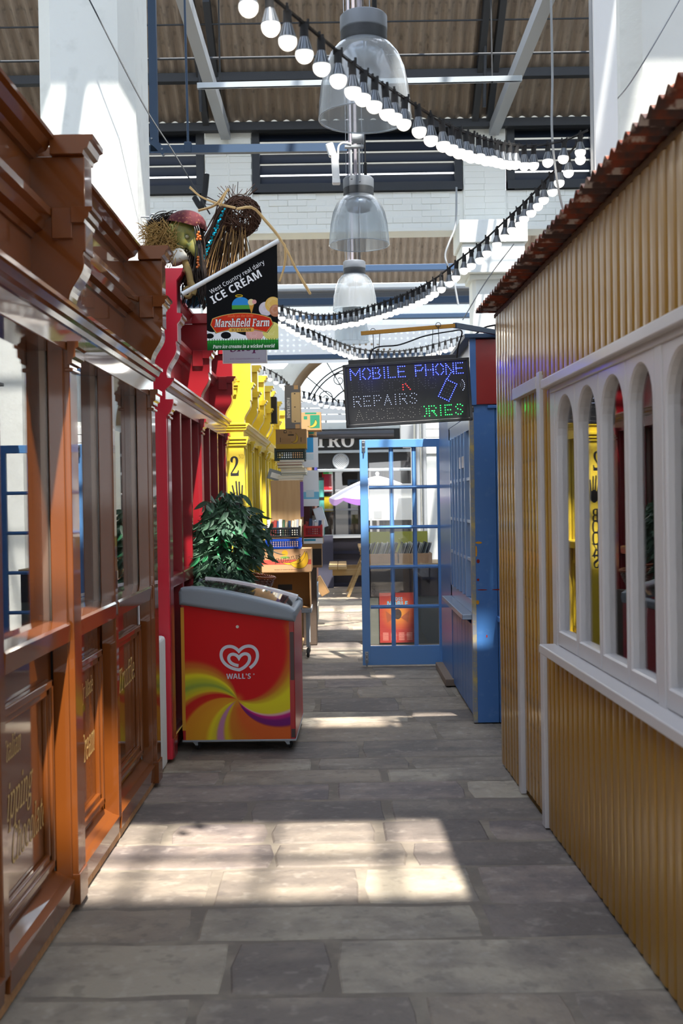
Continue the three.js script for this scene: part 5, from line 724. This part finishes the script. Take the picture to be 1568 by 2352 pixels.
  mesh('lettering', keep(new THREE.PlaneGeometry(0.3, 0.31).translate(-0.656, 2.579, 0.0068)), printed(0.3, 0.31, 600, (c, W, H) => { c.strokeStyle = '#8d8a90'; c.lineWidth = 3; c.strokeRect(4, 4, W - 8, H - 8); c.fillStyle = '#5a1f4a'; c.textAlign = 'center'; c.save(); c.translate(W / 2, H * 0.74); c.rotate(-0.06); c.font = 'italic bold 170px serif'; c.fillText('Shop', 0, 0); c.restore(); c.font = '26px serif'; c.fillText('www.TreasureislandSweets.co.uk', W / 2, H * 0.93); c.font = 'italic bold 110px serif'; c.fillText('Sweet', W / 2, H * 0.35); }, '#aaa9b2'), s);
  mesh('sign_arm', [rod([-0.96, 2.76, 0], [-0.49, 2.76, 0], 0.008), rod([-0.78, 2.735, 0], [-0.78, 2.765, 0], 0.003), rod([-0.53, 2.735, 0], [-0.53, 2.765, 0], 0.003)], mDark, s);
}
// ------------------------------------------------------------ green-faced puppet in a bandana, leaning over the red fascia
{
  const r = rng(515), t = thing('puppet', 'straw puppet with a green mask face and dark red bandana leaning over the red shopfront', 'puppet', [-0.885, 2.97, -6.5]);
  const H = new THREE.Matrix4().makeRotationFromEuler(new THREE.Euler(0.5, 0.85, -0.1, 'YXZ')), at2 = (g) => g.applyMatrix4(H);
  const g = new THREE.SphereGeometry(1, 56, 44), p = g.attributes.position, bump = (v, d, w) => Math.exp(-(v.angleTo(d) ** 2) / (w * w));
  const D = (x, y, z) => V(x, y, z).normalize(), nz = fbm(66, 4, 4);
  for (let i = 0; i < p.count; i++) {
    const v = V(p.getX(i), p.getY(i), p.getZ(i)).normalize(); let R = 1;
    R += 0.2 * bump(v, D(0, 0.28, 1), 0.3) - 0.16 * bump(v, D(0.38, 0.12, 1), 0.17) - 0.16 * bump(v, D(-0.38, 0.12, 1), 0.17) + 0.16 * bump(v, D(0.5, -0.2, 1), 0.25) + 0.16 * bump(v, D(-0.5, -0.2, 1), 0.25) - 0.14 * bump(v, D(0, -0.52, 1), 0.16) - 0.1 * bump(v, D(0.22, -0.5, 1), 0.13) - 0.1 * bump(v, D(-0.22, -0.5, 1), 0.13) + 0.3 * bump(v, D(0, -0.95, 0.75), 0.22);
    for (const [yy, a] of [[0.02, 0.3], [-0.1, 0.5], [-0.22, 0.6]]) R += a * bump(v, D(0, yy, 1), 0.12);
    R += 0.05 * (nz((v.x + 1) / 2, (v.y + 1) / 2) - 0.5);
    p.setXYZ(i, v.x * R * 0.092, v.y * R * 0.125 - 0.05 * Math.max(0, R - 1.15) * 0.6, v.z * R * 0.1);
  }
  g.computeVertexNormals();
  const head = mesh('mask_face', [at2(g)], P({ color: '#ffffff', map: speck('#77722f', '#3f5a50', 0.55, 0.8, 6), roughness: 0.5 }), t);
  for (const s of [-1, 1]) { mesh('eye', [at2(SP(0.0125, s * 0.036, 0.018, 0.083, 12))], P({ color: '#8d8668', roughness: 0.2 }), head); mesh('ear', [at2(put(new THREE.TorusGeometry(0.02, 0.009, 8, 16, 5), s * 0.094, 0.02, 0.0, 0, PI / 2, 0.6)), at2(SP(0.012, s * 0.09, 0.018, 0, 8))], P({ color: '#8a8440', roughness: 0.5 }), head); }
  for (let i = 0; i < 6; i++) mesh('tooth', [at2(put(new THREE.ConeGeometry(0.005, 0.016, 5), -0.026 + i * 0.0105, -0.058 - (i % 2) * 0.01, 0.088, i % 2 ? 0 : PI))], mPaper, head);
  const bg = new THREE.SphereGeometry(1, 40, 14, 0, 2 * PI, 0, PI * 0.47), bp = bg.attributes.position; for (let i = 0; i < bp.count; i++) { const x = bp.getX(i), y = bp.getY(i), z = bp.getZ(i), k = 1 + 0.05 * Math.sin(x * 21 + z * 17) * (1 - y) + 0.03 * Math.sin(z * 30); bp.setXYZ(i, x * 0.108 * k, y * 0.1 + 0.055 + 0.03 * z, z * 0.118 * k); } bg.computeVertexNormals();
  mesh('bandana', [at2(bg)], matte('#ffffff', { map: tex(128, (u, v) => mixc(hex('#4a0c18'), hex('#927444'), clamp((n3(u, v) - 0.58) * 8, 0, 1) * 0.7), true, 5) }), t);
  const strand = (a, b, sag, rr, n = 8) => { const m = a.clone().lerp(b, 0.5).add(V((r() - 0.5) * sag, (r() - 0.5) * sag, (r() - 0.5) * sag)); return new THREE.TubeGeometry(new THREE.QuadraticBezierCurve3(a, m, b), n, rr, 4); };
  const hair = []; for (let i = 0; i < 130; i++) hair.push(strand(V(-0.06 + (r() - 0.5) * 0.08, 0.1 + (r() - 0.5) * 0.08, (r() - 0.5) * 0.12), V(-0.16 - r() * 0.03, -0.02 + r() * 0.1, (r() - 0.3) * 0.12), 0.12, 0.0022)); for (let i = 0; i < 110; i++) hair.push(strand(V(0.07 + r() * 0.05, 0.03 + r() * 0.06, (r() - 0.5) * 0.1), V(0.0 + r() * 0.14, -0.25 - r() * 0.18, (r() - 0.3) * 0.1), 0.09, 0.0026));
  stuff(mesh('hair', hair, matte('#2a1d16'), t));
  const straw = []; for (let i = 0; i < 560; i++) { const q = V(-0.11 + (r() - 0.5) * 0.19, -0.05 + (r() - 0.5) * 0.2, 0.02 + r() * 0.09), d = V(r() - 0.5, r() - 0.5, r() - 0.5).normalize().multiplyScalar(0.035 + 0.03 * r()); straw.push(rod(q.clone().sub(d), q.clone().add(d), 0.0018, 4)); }
  stuff(mesh('straw', straw, matte('#a5834a'), t)); mesh('straw_core', [SP(0.105, -0.1, -0.055, 0, 14).scale(1, 0.95, 0.8)], matte('#6b5128'), t);
  for (const [x, y] of [[0.105, -0.02], [0.108, -0.034], [0.118, -0.028], [0.102, -0.046], [0.12, -0.045], [0.112, -0.006], [0.105, -0.16], [0.103, -0.176], [0.108, -0.19], [0.1, -0.2], [0.106, -0.145]]) mesh('bead', [SP(0.008, x, y, 0.12, 10)], P({ color: '#c9641a', roughness: 0.25, clearcoat: 0.5 }), t);
  for (const dx of [0, 0.012, -0.012]) mesh('braid', [TU([[0.09 + dx, 0.05, 0.1], [0.105 + dx, 0, 0.118], [0.106 + dx, -0.1, 0.118], [0.1 + dx * 2, -0.22, 0.11]], 0.0035, 20, 5)], mBlack, t);
  const slv = LA([[0.0, 0.03], [0.03, 0.026], [0.045, 0.01], [0.05, -0.02], [0.052, -0.05], [0.0, -0.05]], 16); mesh('cuff', [slv.rotateZ(0.4).translate(-0.02, -0.115, 0.06)], matte('#cfccc2'), t);
  // arm and hooked hand over the moulding: one skin, fingers closing on the cornice
  mesh('arm', [TU([[0.02, -0.15, 0.06], [0.045, -0.22, 0.07], [0.055, -0.28, 0.075]], 0.02, 14, 10), TU([[0.055, -0.28, 0.075], [0.07, -0.31, 0.078], [0.062, -0.345, 0.08]], 0.022, 12, 10), SP(0.022, 0.055, -0.28, 0.075), ...[0, 1, 2, 3].map((i) => TU([[0.062, -0.33, 0.06 + i * 0.013], [0.05, -0.356, 0.06 + i * 0.014], [0.03, -0.36, 0.06 + i * 0.014], [0.022, -0.345, 0.06 + i * 0.014]], 0.0075, 12, 7)), TU([[0.05, -0.3, 0.08], [0.028, -0.31, 0.09], [0.018, -0.325, 0.09]], 0.008, 10, 7)], matte('#9a8250'), t);
}
// ------------------------------------------------------------ twig figure with raffia arms
{
  const r = rng(929), c0 = at(545, 505, 6.75), t = thing('twig_figure', 'woven twig figure with long straw-coloured raffia arms behind the puppet', 'figure', [c0.x, c0.y, c0.z]);
  const px = (x, y, z = 0) => V((x - 545) / 387, -(y - 505) / 387, z), loops = (n, R, th, cx, cy, squash = 1) => { const g = []; for (let i = 0; i < n; i++) { const ax = V(r() - 0.5, r() - 0.5, r() - 0.5).normalize(), q = new THREE.Quaternion().setFromUnitVectors(V(0, 0, 1), ax), s = r() * 6, len = 2 + r() * 3, pts = []; for (let k = 0; k <= 7; k++) { const a = s + len * k / 7, v = V(Math.cos(a), Math.sin(a), (r() - 0.5) * 0.15).applyQuaternion(q).multiplyScalar(R * (0.85 + 0.25 * r())); pts.push(V(v.x + cx, v.y * squash + cy, v.z * 0.8)); } g.push(TU(pts, th * (0.7 + 0.6 * r()), 14, 4)); } return g; };
  stuff(mesh('twig_ball', loops(120, 0.115, 0.0032, 0.02, 0.02), matte('#4f3425'), t));
  const spikes = []; for (let i = 0; i < 26; i++) { const a = 0.5 + r() * 2.4, s = V(Math.cos(a) * 0.09, 0.06 + Math.sin(a) * 0.07, 0), e = V(Math.cos(a + (r() - 0.5) * 0.6) * (0.15 + r() * 0.05), 0.06 + Math.sin(a) * (0.12 + 0.06 * r()), (r() - 0.5) * 0.1); spikes.push(rod(s, e, 0.002, 4)); } stuff(mesh('loose_twig', spikes, matte('#3d2a20'), t));
  const body = [], dark = []; for (let i = 0; i < 230; i++) { const k = r(), a = px(495 + k * 70, 520 + 30 * r(), (r() - 0.5) * 0.16), b = px(440 + k * 130 + (r() - 0.5) * 40, 640 + r() * 40, (r() - 0.5) * 0.2), m = a.clone().lerp(b, 0.5).add(V((r() - 0.5) * 0.06, 0, 0.04)); (r() < 0.45 ? dark : body).push(new THREE.TubeGeometry(new THREE.QuadraticBezierCurve3(a, m, b), 6, 0.0022, 4)); }
  for (let i = 0; i < 90; i++) { const a = px(500 + r() * 30, 470 + r() * 40, (r() - 0.5) * 0.1), b = px(420 + r() * 60, 640 + r() * 60, (r() - 0.5) * 0.16); dark.push(new THREE.TubeGeometry(new THREE.QuadraticBezierCurve3(a, a.clone().lerp(b, 0.5).add(V(-0.02, 0.02, 0.05)), b), 6, 0.0036, 4)); }
  stuff(mesh('pale_twigs', body, matte('#a07c4c'), t)); stuff(mesh('dark_twigs', dark, matte('#3f2a1e'), t));
  const raffia = (name, pts, n, w) => { const g = []; for (let i = 0; i < n; i++) { const o = V((r() - 0.5) * w, (r() - 0.5) * w, (r() - 0.5) * w); g.push(TU(pts.map(([x, y, z], k) => px(x, y, z).add(o).add(V((r() - 0.5) * 0.006, (r() - 0.5) * 0.006, 0))), 0.0032, 24, 5)); } return mesh(name, g, matte('#d3b27c'), t); };
  raffia('raffia_arm', [[548, 492, 0.12], [585, 490, 0.12], [612, 518, 0.1], [640, 552, 0.1], [658, 582, 0.1], [672, 612, 0.1], [690, 648, 0.1], [711, 684, 0.1]], 7, 0.012); raffia('raffia_arm', [[655, 570, 0.1], [656, 600, 0.1], [650, 630, 0.1], [641, 656, 0.1]], 3, 0.008); raffia('raffia_arm', [[443, 440, 0.1], [465, 462, 0.11], [500, 478, 0.12], [545, 492, 0.13]], 5, 0.012); raffia('raffia_arm', [[462, 492, 0.1], [500, 482, 0.12], [525, 455, 0.13], [532, 448, 0.13]], 4, 0.01); raffia('raffia_tie', [[528, 450, 0.13], [520, 470, 0.14], [512, 486, 0.14]], 4, 0.012);
  const seq = []; for (let i = 0; i < 70; i++) { const k = i / 70, p = px(lerp(520, 458, k) + (r() - 0.5) * 7, lerp(492, 632, k) + 4 * r(), 0.13 + r() * 0.01); seq.push(put(new THREE.CircleGeometry(0.006, 6), p.x, p.y, p.z, (r() - 0.5) * 1.2, (r() - 0.5) * 1.2, 0)); }
  stuff(mesh('sequin_trim', seq, P({ color: '#12a8c4', roughness: 0.15, metalness: 0.7, side: THREE.DoubleSide }), t));
  const cl = []; for (let i = 0; i < 40; i++) { const a = px(440 + r() * 60, 660 + r() * 10, 0.06), b = px(430 + r() * 70, 700 + r() * 10, 0.08); cl.push(new THREE.TubeGeometry(new THREE.QuadraticBezierCurve3(a, a.clone().lerp(b, 0.5).add(V((r() - 0.5) * 0.05, 0, 0.03)), b), 5, 0.006, 4)); } stuff(mesh('tinsel_skirt', cl, P({ color: '#0d3a4a', roughness: 0.3, metalness: 0.4 }), t));
}
// ------------------------------------------------------------ far end: black bistro front, fanlight, umbrella, picnic table
{
  const w = structure('wall_end', [0, 0, -19.3]), arch = new THREE.Path(); arch.moveTo(-0.88, 2.78); arch.lineTo(1.64, 2.78); arch.absarc(0.38, 2.78, 1.26, 0, PI, false);
  mesh('wall_face', [EX(shape([[-2.6, 0], [3.4, 0], [3.4, 3.7], [1.7, 3.7], [1.25, 4.15], [-0.5, 4.15], [-0.95, 3.7], [-2.6, 3.7]], [arch, [[-0.75, 0.86], [2.6, 0.86], [2.6, 1.95], [-0.75, 1.95]]]), 0.25, 0, 24).translate(0, 0, -0.25)], mWhiteWall, w);
  mesh('weatherboard', [0, 1, 2].map((i) => RB(2.6, 0.1, 0.02, 0.004, 0.3, 2.86 + i * 0.11, 0.01)), mWhite, w);
  const f = structure('window_4', [0, 0, -19.35]), ring = (R, th) => new THREE.TorusGeometry(R, th, 6, 40, PI).translate(0.38, 2.78, 0), bars = [ring(1.0, 0.014), ring(0.94, 0.014), ring(0.62, 0.014), ring(0.2, 0.02), rod([-0.88, 2.98, 0.02], [1.64, 2.98, 0.02], 0.02)];
  for (let i = 1; i < 9; i++) { const a = i / 9 * PI; bars.push(rod([0.38 + Math.cos(a) * 0.2, 2.78 + Math.sin(a) * 0.2, 0], [0.38 + Math.cos(a) * 1.24, 2.78 + Math.sin(a) * 1.24, 0], 0.012, 6)); }
  for (const [x, y, s] of [[0.0, 3.5, 1], [0.76, 3.5, -1], [-0.25, 3.2, 1], [1.0, 3.2, -1]]) { const p = []; for (let i = 0; i < 22; i++) { const a = i * 0.42, R = 0.13 * (1 - i / 26); p.push([x + s * Math.cos(a) * R, y + Math.sin(a) * R, 0]); } bars.push(TU(p, 0.011, 50, 5)); }
  mesh('arch_rim', [new THREE.TorusGeometry(1.27, 0.07, 8, 48, PI).translate(0.38, 2.78, 0.06)], matte('#7a654c'), f); mesh('iron_tracery', bars, mDark, f); mesh('window_pane', [new THREE.ShapeGeometry(shape([...Array(25)].map((_, i) => [0.38 + Math.cos(i / 24 * PI) * 1.25, 2.78 + Math.sin(i / 24 * PI) * 1.25]))).translate(0, 0, -0.05)], mGlassDim, f);
}
{
  const t = thing('bistro_front', 'black bistro shopfront with white capitals closing the aisle end', 'shopfront', [0, 0, -19.28]);
  mesh('fascia', [BX(-0.75, 2.6, 2.3, 2.66, 0, 0.05, 0.006)], mBlack, t);
  mesh('lettering', keep(new THREE.PlaneGeometry(1.72, 0.34).translate(-0.6, 2.475, 0.052)), P({ color: '#ffffff', roughness: 0.5, alphaTest: 0.5, map: canvasTex(1024, 202, (c, W, H) => { c.clearRect(0, 0, W, H); c.fillStyle = '#f2f2f2'; c.font = 'bold 190px serif'; c.textAlign = 'right'; c.fillText('BISTRO', W - 6, 172, 860); }) }), t);
  mesh('awning_roller', [CY(0.07, 0.07, 1.5, 0.15, 2.56, 0.14, 0, 0, PI / 2, 16)], P({ color: '#4a4a4e', roughness: 0.3, metalness: 0.4 }), t);
  mesh('ledge', [BX(-0.75, 2.6, 2.255, 2.3, 0, 0.1)], mGalv, t); mesh('ledge', [BX(-0.75, 2.6, 1.94, 1.985, 0, 0.12)], mGalv, t); mesh('ledge', [BX(-0.75, 2.6, 0.82, 0.875, 0, 0.1)], mWhite, t);
  mesh('upper_panel', [BX(-0.75, 2.6, 1.98, 2.26, 0, 0.03)], mBlack, t); mesh('stall_riser', [BX(-0.75, 2.6, 0.0, 0.83, 0, 0.06)], matte('#1d1a26', { roughness: 0.5 }), t); mesh('base_board', [BX(-0.75, 2.6, 0.55, 0.6, 0.06, 0.075), BX(-0.75, 2.6, 0.0, 0.06, 0.06, 0.09)], matte('#2a2a3a'), t);
  const gr = mesh('round_grille', [put(new THREE.TorusGeometry(0.125, 0.016, 8, 32), 0.0, 2.115, 0.06), CY(0.12, 0.12, 0.01, 0, 2.115, 0.035, PI / 2, 0, 0, 28)], mGreyPaint, t), bb = []; for (let i = -4; i <= 4; i++) { const o = i * 0.026, L = Math.sqrt(Math.max(0, 0.0144 - o * o)) * 2; for (const a of [0.785, -0.785]) bb.push(put(new THREE.BoxGeometry(0.011, L, 0.006), 0 + o * Math.cos(a), 2.115 + o * Math.sin(a), 0.045, 0, 0, a)); } mesh('grille_mesh', bb, mWhite, gr);
  mesh('window_back', [BX(-0.75, 2.6, 0.86, 1.95, -0.3, -0.28, 0)], mInside, t); mesh('window_pane', [BX(-0.72, 2.6, 0.86, 1.95, 0.0, 0.004, 0)], mGlass, t);
  for (const x of [-0.12, 0.3, 0.72, 1.14]) mesh('mullion', [BX(x - 0.018, x + 0.018, 0.86, 1.95, -0.01, 0.035)], mBlack, t); for (const y of [1.3, 1.62]) mesh('transom', [BX(-0.75, 2.6, y - 0.015, y + 0.015, -0.01, 0.035)], P({ color: '#8d9096', roughness: 0.3, metalness: 0.5 }), t);
  mesh('red_notice', [B(0.2, 0.34, 0.004, -0.22, 1.76, -0.02)], printed(0.2, 0.34, 128, (c, W, H) => { c.fillStyle = '#d8b0a8'; c.font = 'bold 40px sans-serif'; c.fillText('HHH', 14, 60); c.fillRect(50, 160, 50, 20); }, '#a01a22'), t); mesh('green_notice', [B(0.16, 0.05, 0.006, -0.22, 1.93, 0.0)], P({ color: '#1a9a3a', roughness: 0.4 }), t); mesh('flower_notice', [B(0.2, 0.26, 0.004, -0.22, 1.4, -0.02)], printed(0.2, 0.26, 128, (c, W, H) => { c.fillStyle = '#2a2010'; c.beginPath(); c.ellipse(60, 80, 30, 28, 0, 0, 7); c.fill(); for (let i = 0; i < 12; i++) { c.beginPath(); c.ellipse(60 + 34 * Math.cos(i / 2), 80 + 30 * Math.sin(i / 2), 9, 5, i / 2, 0, 7); c.fill(); } }, '#b3a01a'), t);
  const pp = thing('teal_post', 'pale teal post with dark bands before the bistro window', 'post', [-0.33, 0.87, -19.05]); mesh('post_shaft', [CY(0.042, 0.042, 0.95, 0, 0.475, 0)], P({ color: '#4f9a94', roughness: 0.4 }), pp); for (const y of [0.28, 0.62, 0.95]) mesh('band', [CY(0.045, 0.045, 0.05, 0, y, 0)], mBlack, pp);
  const sh = thing('post_ledge', 'white slab ledge under the teal post at the bistro', 'ledge', [-0.4, 0, -19.06]); mesh('ledge_block', [BX(-0.3, 0.25, 0, 0.87, -0.1, 0.1)], matte('#3a3a4a'), sh);
}
{ // umbrella
  const t = thing('parasol', 'white parasol with a scalloped lilac valance behind the glazed door', 'parasol', [0.565, 0, -17.7]), R = 0.75, top = 1.83, low = 1.5;
  for (let i = 0; i < 8; i++) { const a0 = i / 8 * 2 * PI, a1 = (i + 1) / 8 * 2 * PI, g = new THREE.BufferGeometry(), n = 8, P0 = [], I = []; for (let j = 0; j <= n; j++) for (let k = 0; k <= n; k++) { const q = j / n, a = lerp(a0, a1, k / n), sag = 0.04 * q * (1 - q) * 4 - 0.03 * Math.sin(PI * k / n) * q; P0.push(Math.cos(a) * R * q * (1 - 0.05 * Math.sin(PI * k / n) * q), lerp(top, low, q) + sag, Math.sin(a) * R * q * (1 - 0.05 * Math.sin(PI * k / n) * q)); } for (let j = 0; j < n; j++) for (let k = 0; k < n; k++) { const s = j * (n + 1) + k; I.push(s, s + 1, s + n + 2, s, s + n + 2, s + n + 1); } g.setAttribute('position', new THREE.Float32BufferAttribute(P0, 3)); g.setIndex(I); g.computeVertexNormals(); mesh('canopy_panel', g, P({ color: '#e9e4ec', roughness: 0.8, transmission: 0.3, thickness: 0, side: THREE.DoubleSide }), t);
    const v = [], vi = []; for (let k = 0; k <= 10; k++) { const a = lerp(a0, a1, k / 10), rr = R * (1 - 0.05 * Math.sin(PI * k / 10)), d = 0.05 + 0.045 * Math.sin(PI * k / 10); v.push(Math.cos(a) * rr, low - 0.03 * Math.sin(PI * k / 10), Math.sin(a) * rr, Math.cos(a) * rr * 1.01, low - 0.03 * Math.sin(PI * k / 10) - d, Math.sin(a) * rr * 1.01); } for (let k = 0; k < 10; k++) vi.push(k * 2, k * 2 + 1, k * 2 + 3, k * 2, k * 2 + 3, k * 2 + 2); const vg = new THREE.BufferGeometry(); vg.setAttribute('position', new THREE.Float32BufferAttribute(v, 3)); vg.setIndex(vi); vg.computeVertexNormals(); mesh('valance', vg, P({ color: i % 2 ? '#b98fd0' : '#a06cc4', roughness: 0.8, transmission: 0.3, thickness: 0, side: THREE.DoubleSide }), t); mesh('rib', [rod([0, top - 0.02, 0], [Math.cos(a0) * R, low - 0.012, Math.sin(a0) * R], 0.006, 5)], mWhite, t); }
  mesh('pole', [rod([0, 0, 0], [0, top + 0.02, 0], 0.02, 10), SP(0.03, 0, top + 0.03, 0)], mWhite, t); mesh('foot', [CY(0.2, 0.24, 0.07, 0, 0.035, 0)], mGreyPaint, t);
}
{ // picnic table seen end on
  const t = thing('picnic_table', 'timber picnic table with A-frame legs in front of the bistro', 'table', [0.6, 0, -17.7]);
  for (let i = 0; i < 5; i++) { if (i === 2) continue; mesh('top_plank', [RB(0.13, 0.04, 1.5, 0.006, -0.28 + i * 0.14, 0.73, 0)], mTimber, t); }
  for (const s of [-1, 1]) for (const o of [0, 1]) mesh('seat_plank', [RB(0.13, 0.045, 1.5, 0.006, s * (0.6 + o * 0.14), 0.445, 0)], mTimber, t);
  for (const z of [-0.55, 0.55]) { mesh('cross_beam', [RB(1.5, 0.095, 0.04, 0.004, 0, 0.37, z), RB(0.66, 0.08, 0.04, 0.004, 0, 0.67, z)], mTimber, t); for (const s of [-1, 1]) mesh('leg', [bar([s * 0.22, 0.7, z + 0.04], [s * 0.52, 0.0, z + 0.04], 0.095, 0.04)], mTimber, t); }
  const g = thing('drink_glass', 'small glass of orange drink standing on the picnic table', 'glass', [0.55, 0.752, -17.2]); mesh('glass_wall', [LA([[0, 0], [0.03, 0], [0.036, 0.13], [0.034, 0.13], [0.028, 0.006], [0, 0.006]], 18)], mGlass, g); mesh('drink', [CY(0.031, 0.028, 0.06, 0, 0.037, 0)], P({ color: '#d98a1a', roughness: 0.3 }), g);
  const b = thing('white_board', 'tall white board standing on its foot past the glazed door', 'board', [0.72, 0, -16.3]); mesh('board_panel', [RB(0.66, 0.52, 0.02, 0.004, 0, 1.42, 0)], mWhite, b); for (const x of [-0.3, 0.3]) mesh('leg', [BX(x - 0.015, x + 0.015, 0, 1.2, -0.012, 0.012)], mGreyPaint, b); mesh('grey_notice', [B(0.12, 0.11, 0.004, -0.2, 1.24, 0.012)], mGreyPaint, b);
  const s = thing('shop_unit', 'pale shuttered stall end with pipes past the blue kiosk', 'stall', [0.95, 0, -13.75]); mesh('stall_wall', [BX(0.02, 0.9, 0, 2.45, -2, 0)], mWhiteWall, s); mesh('shutter_slat', [0, 1, 2, 3].map((i) => BX(0.03, 0.3, 2.0 + i * 0.1, 2.09 + i * 0.1, 0, 0.02)), mWhite, s); for (const x of [-0.02, 0.06]) mesh('pipe', [rod([x, 0, 0.04], [x, 2.6, 0.04], 0.025)], mGreyPaint, s); mesh('meter_box', [RB(0.16, 0.2, 0.1, 0.01, -0.15, 2.25, 0.02), RB(0.2, 0.06, 0.06, 0.006, -0.1, 2.1, 0.02)], mGreyPaint, s);
}
renderer.render(scene, camera);
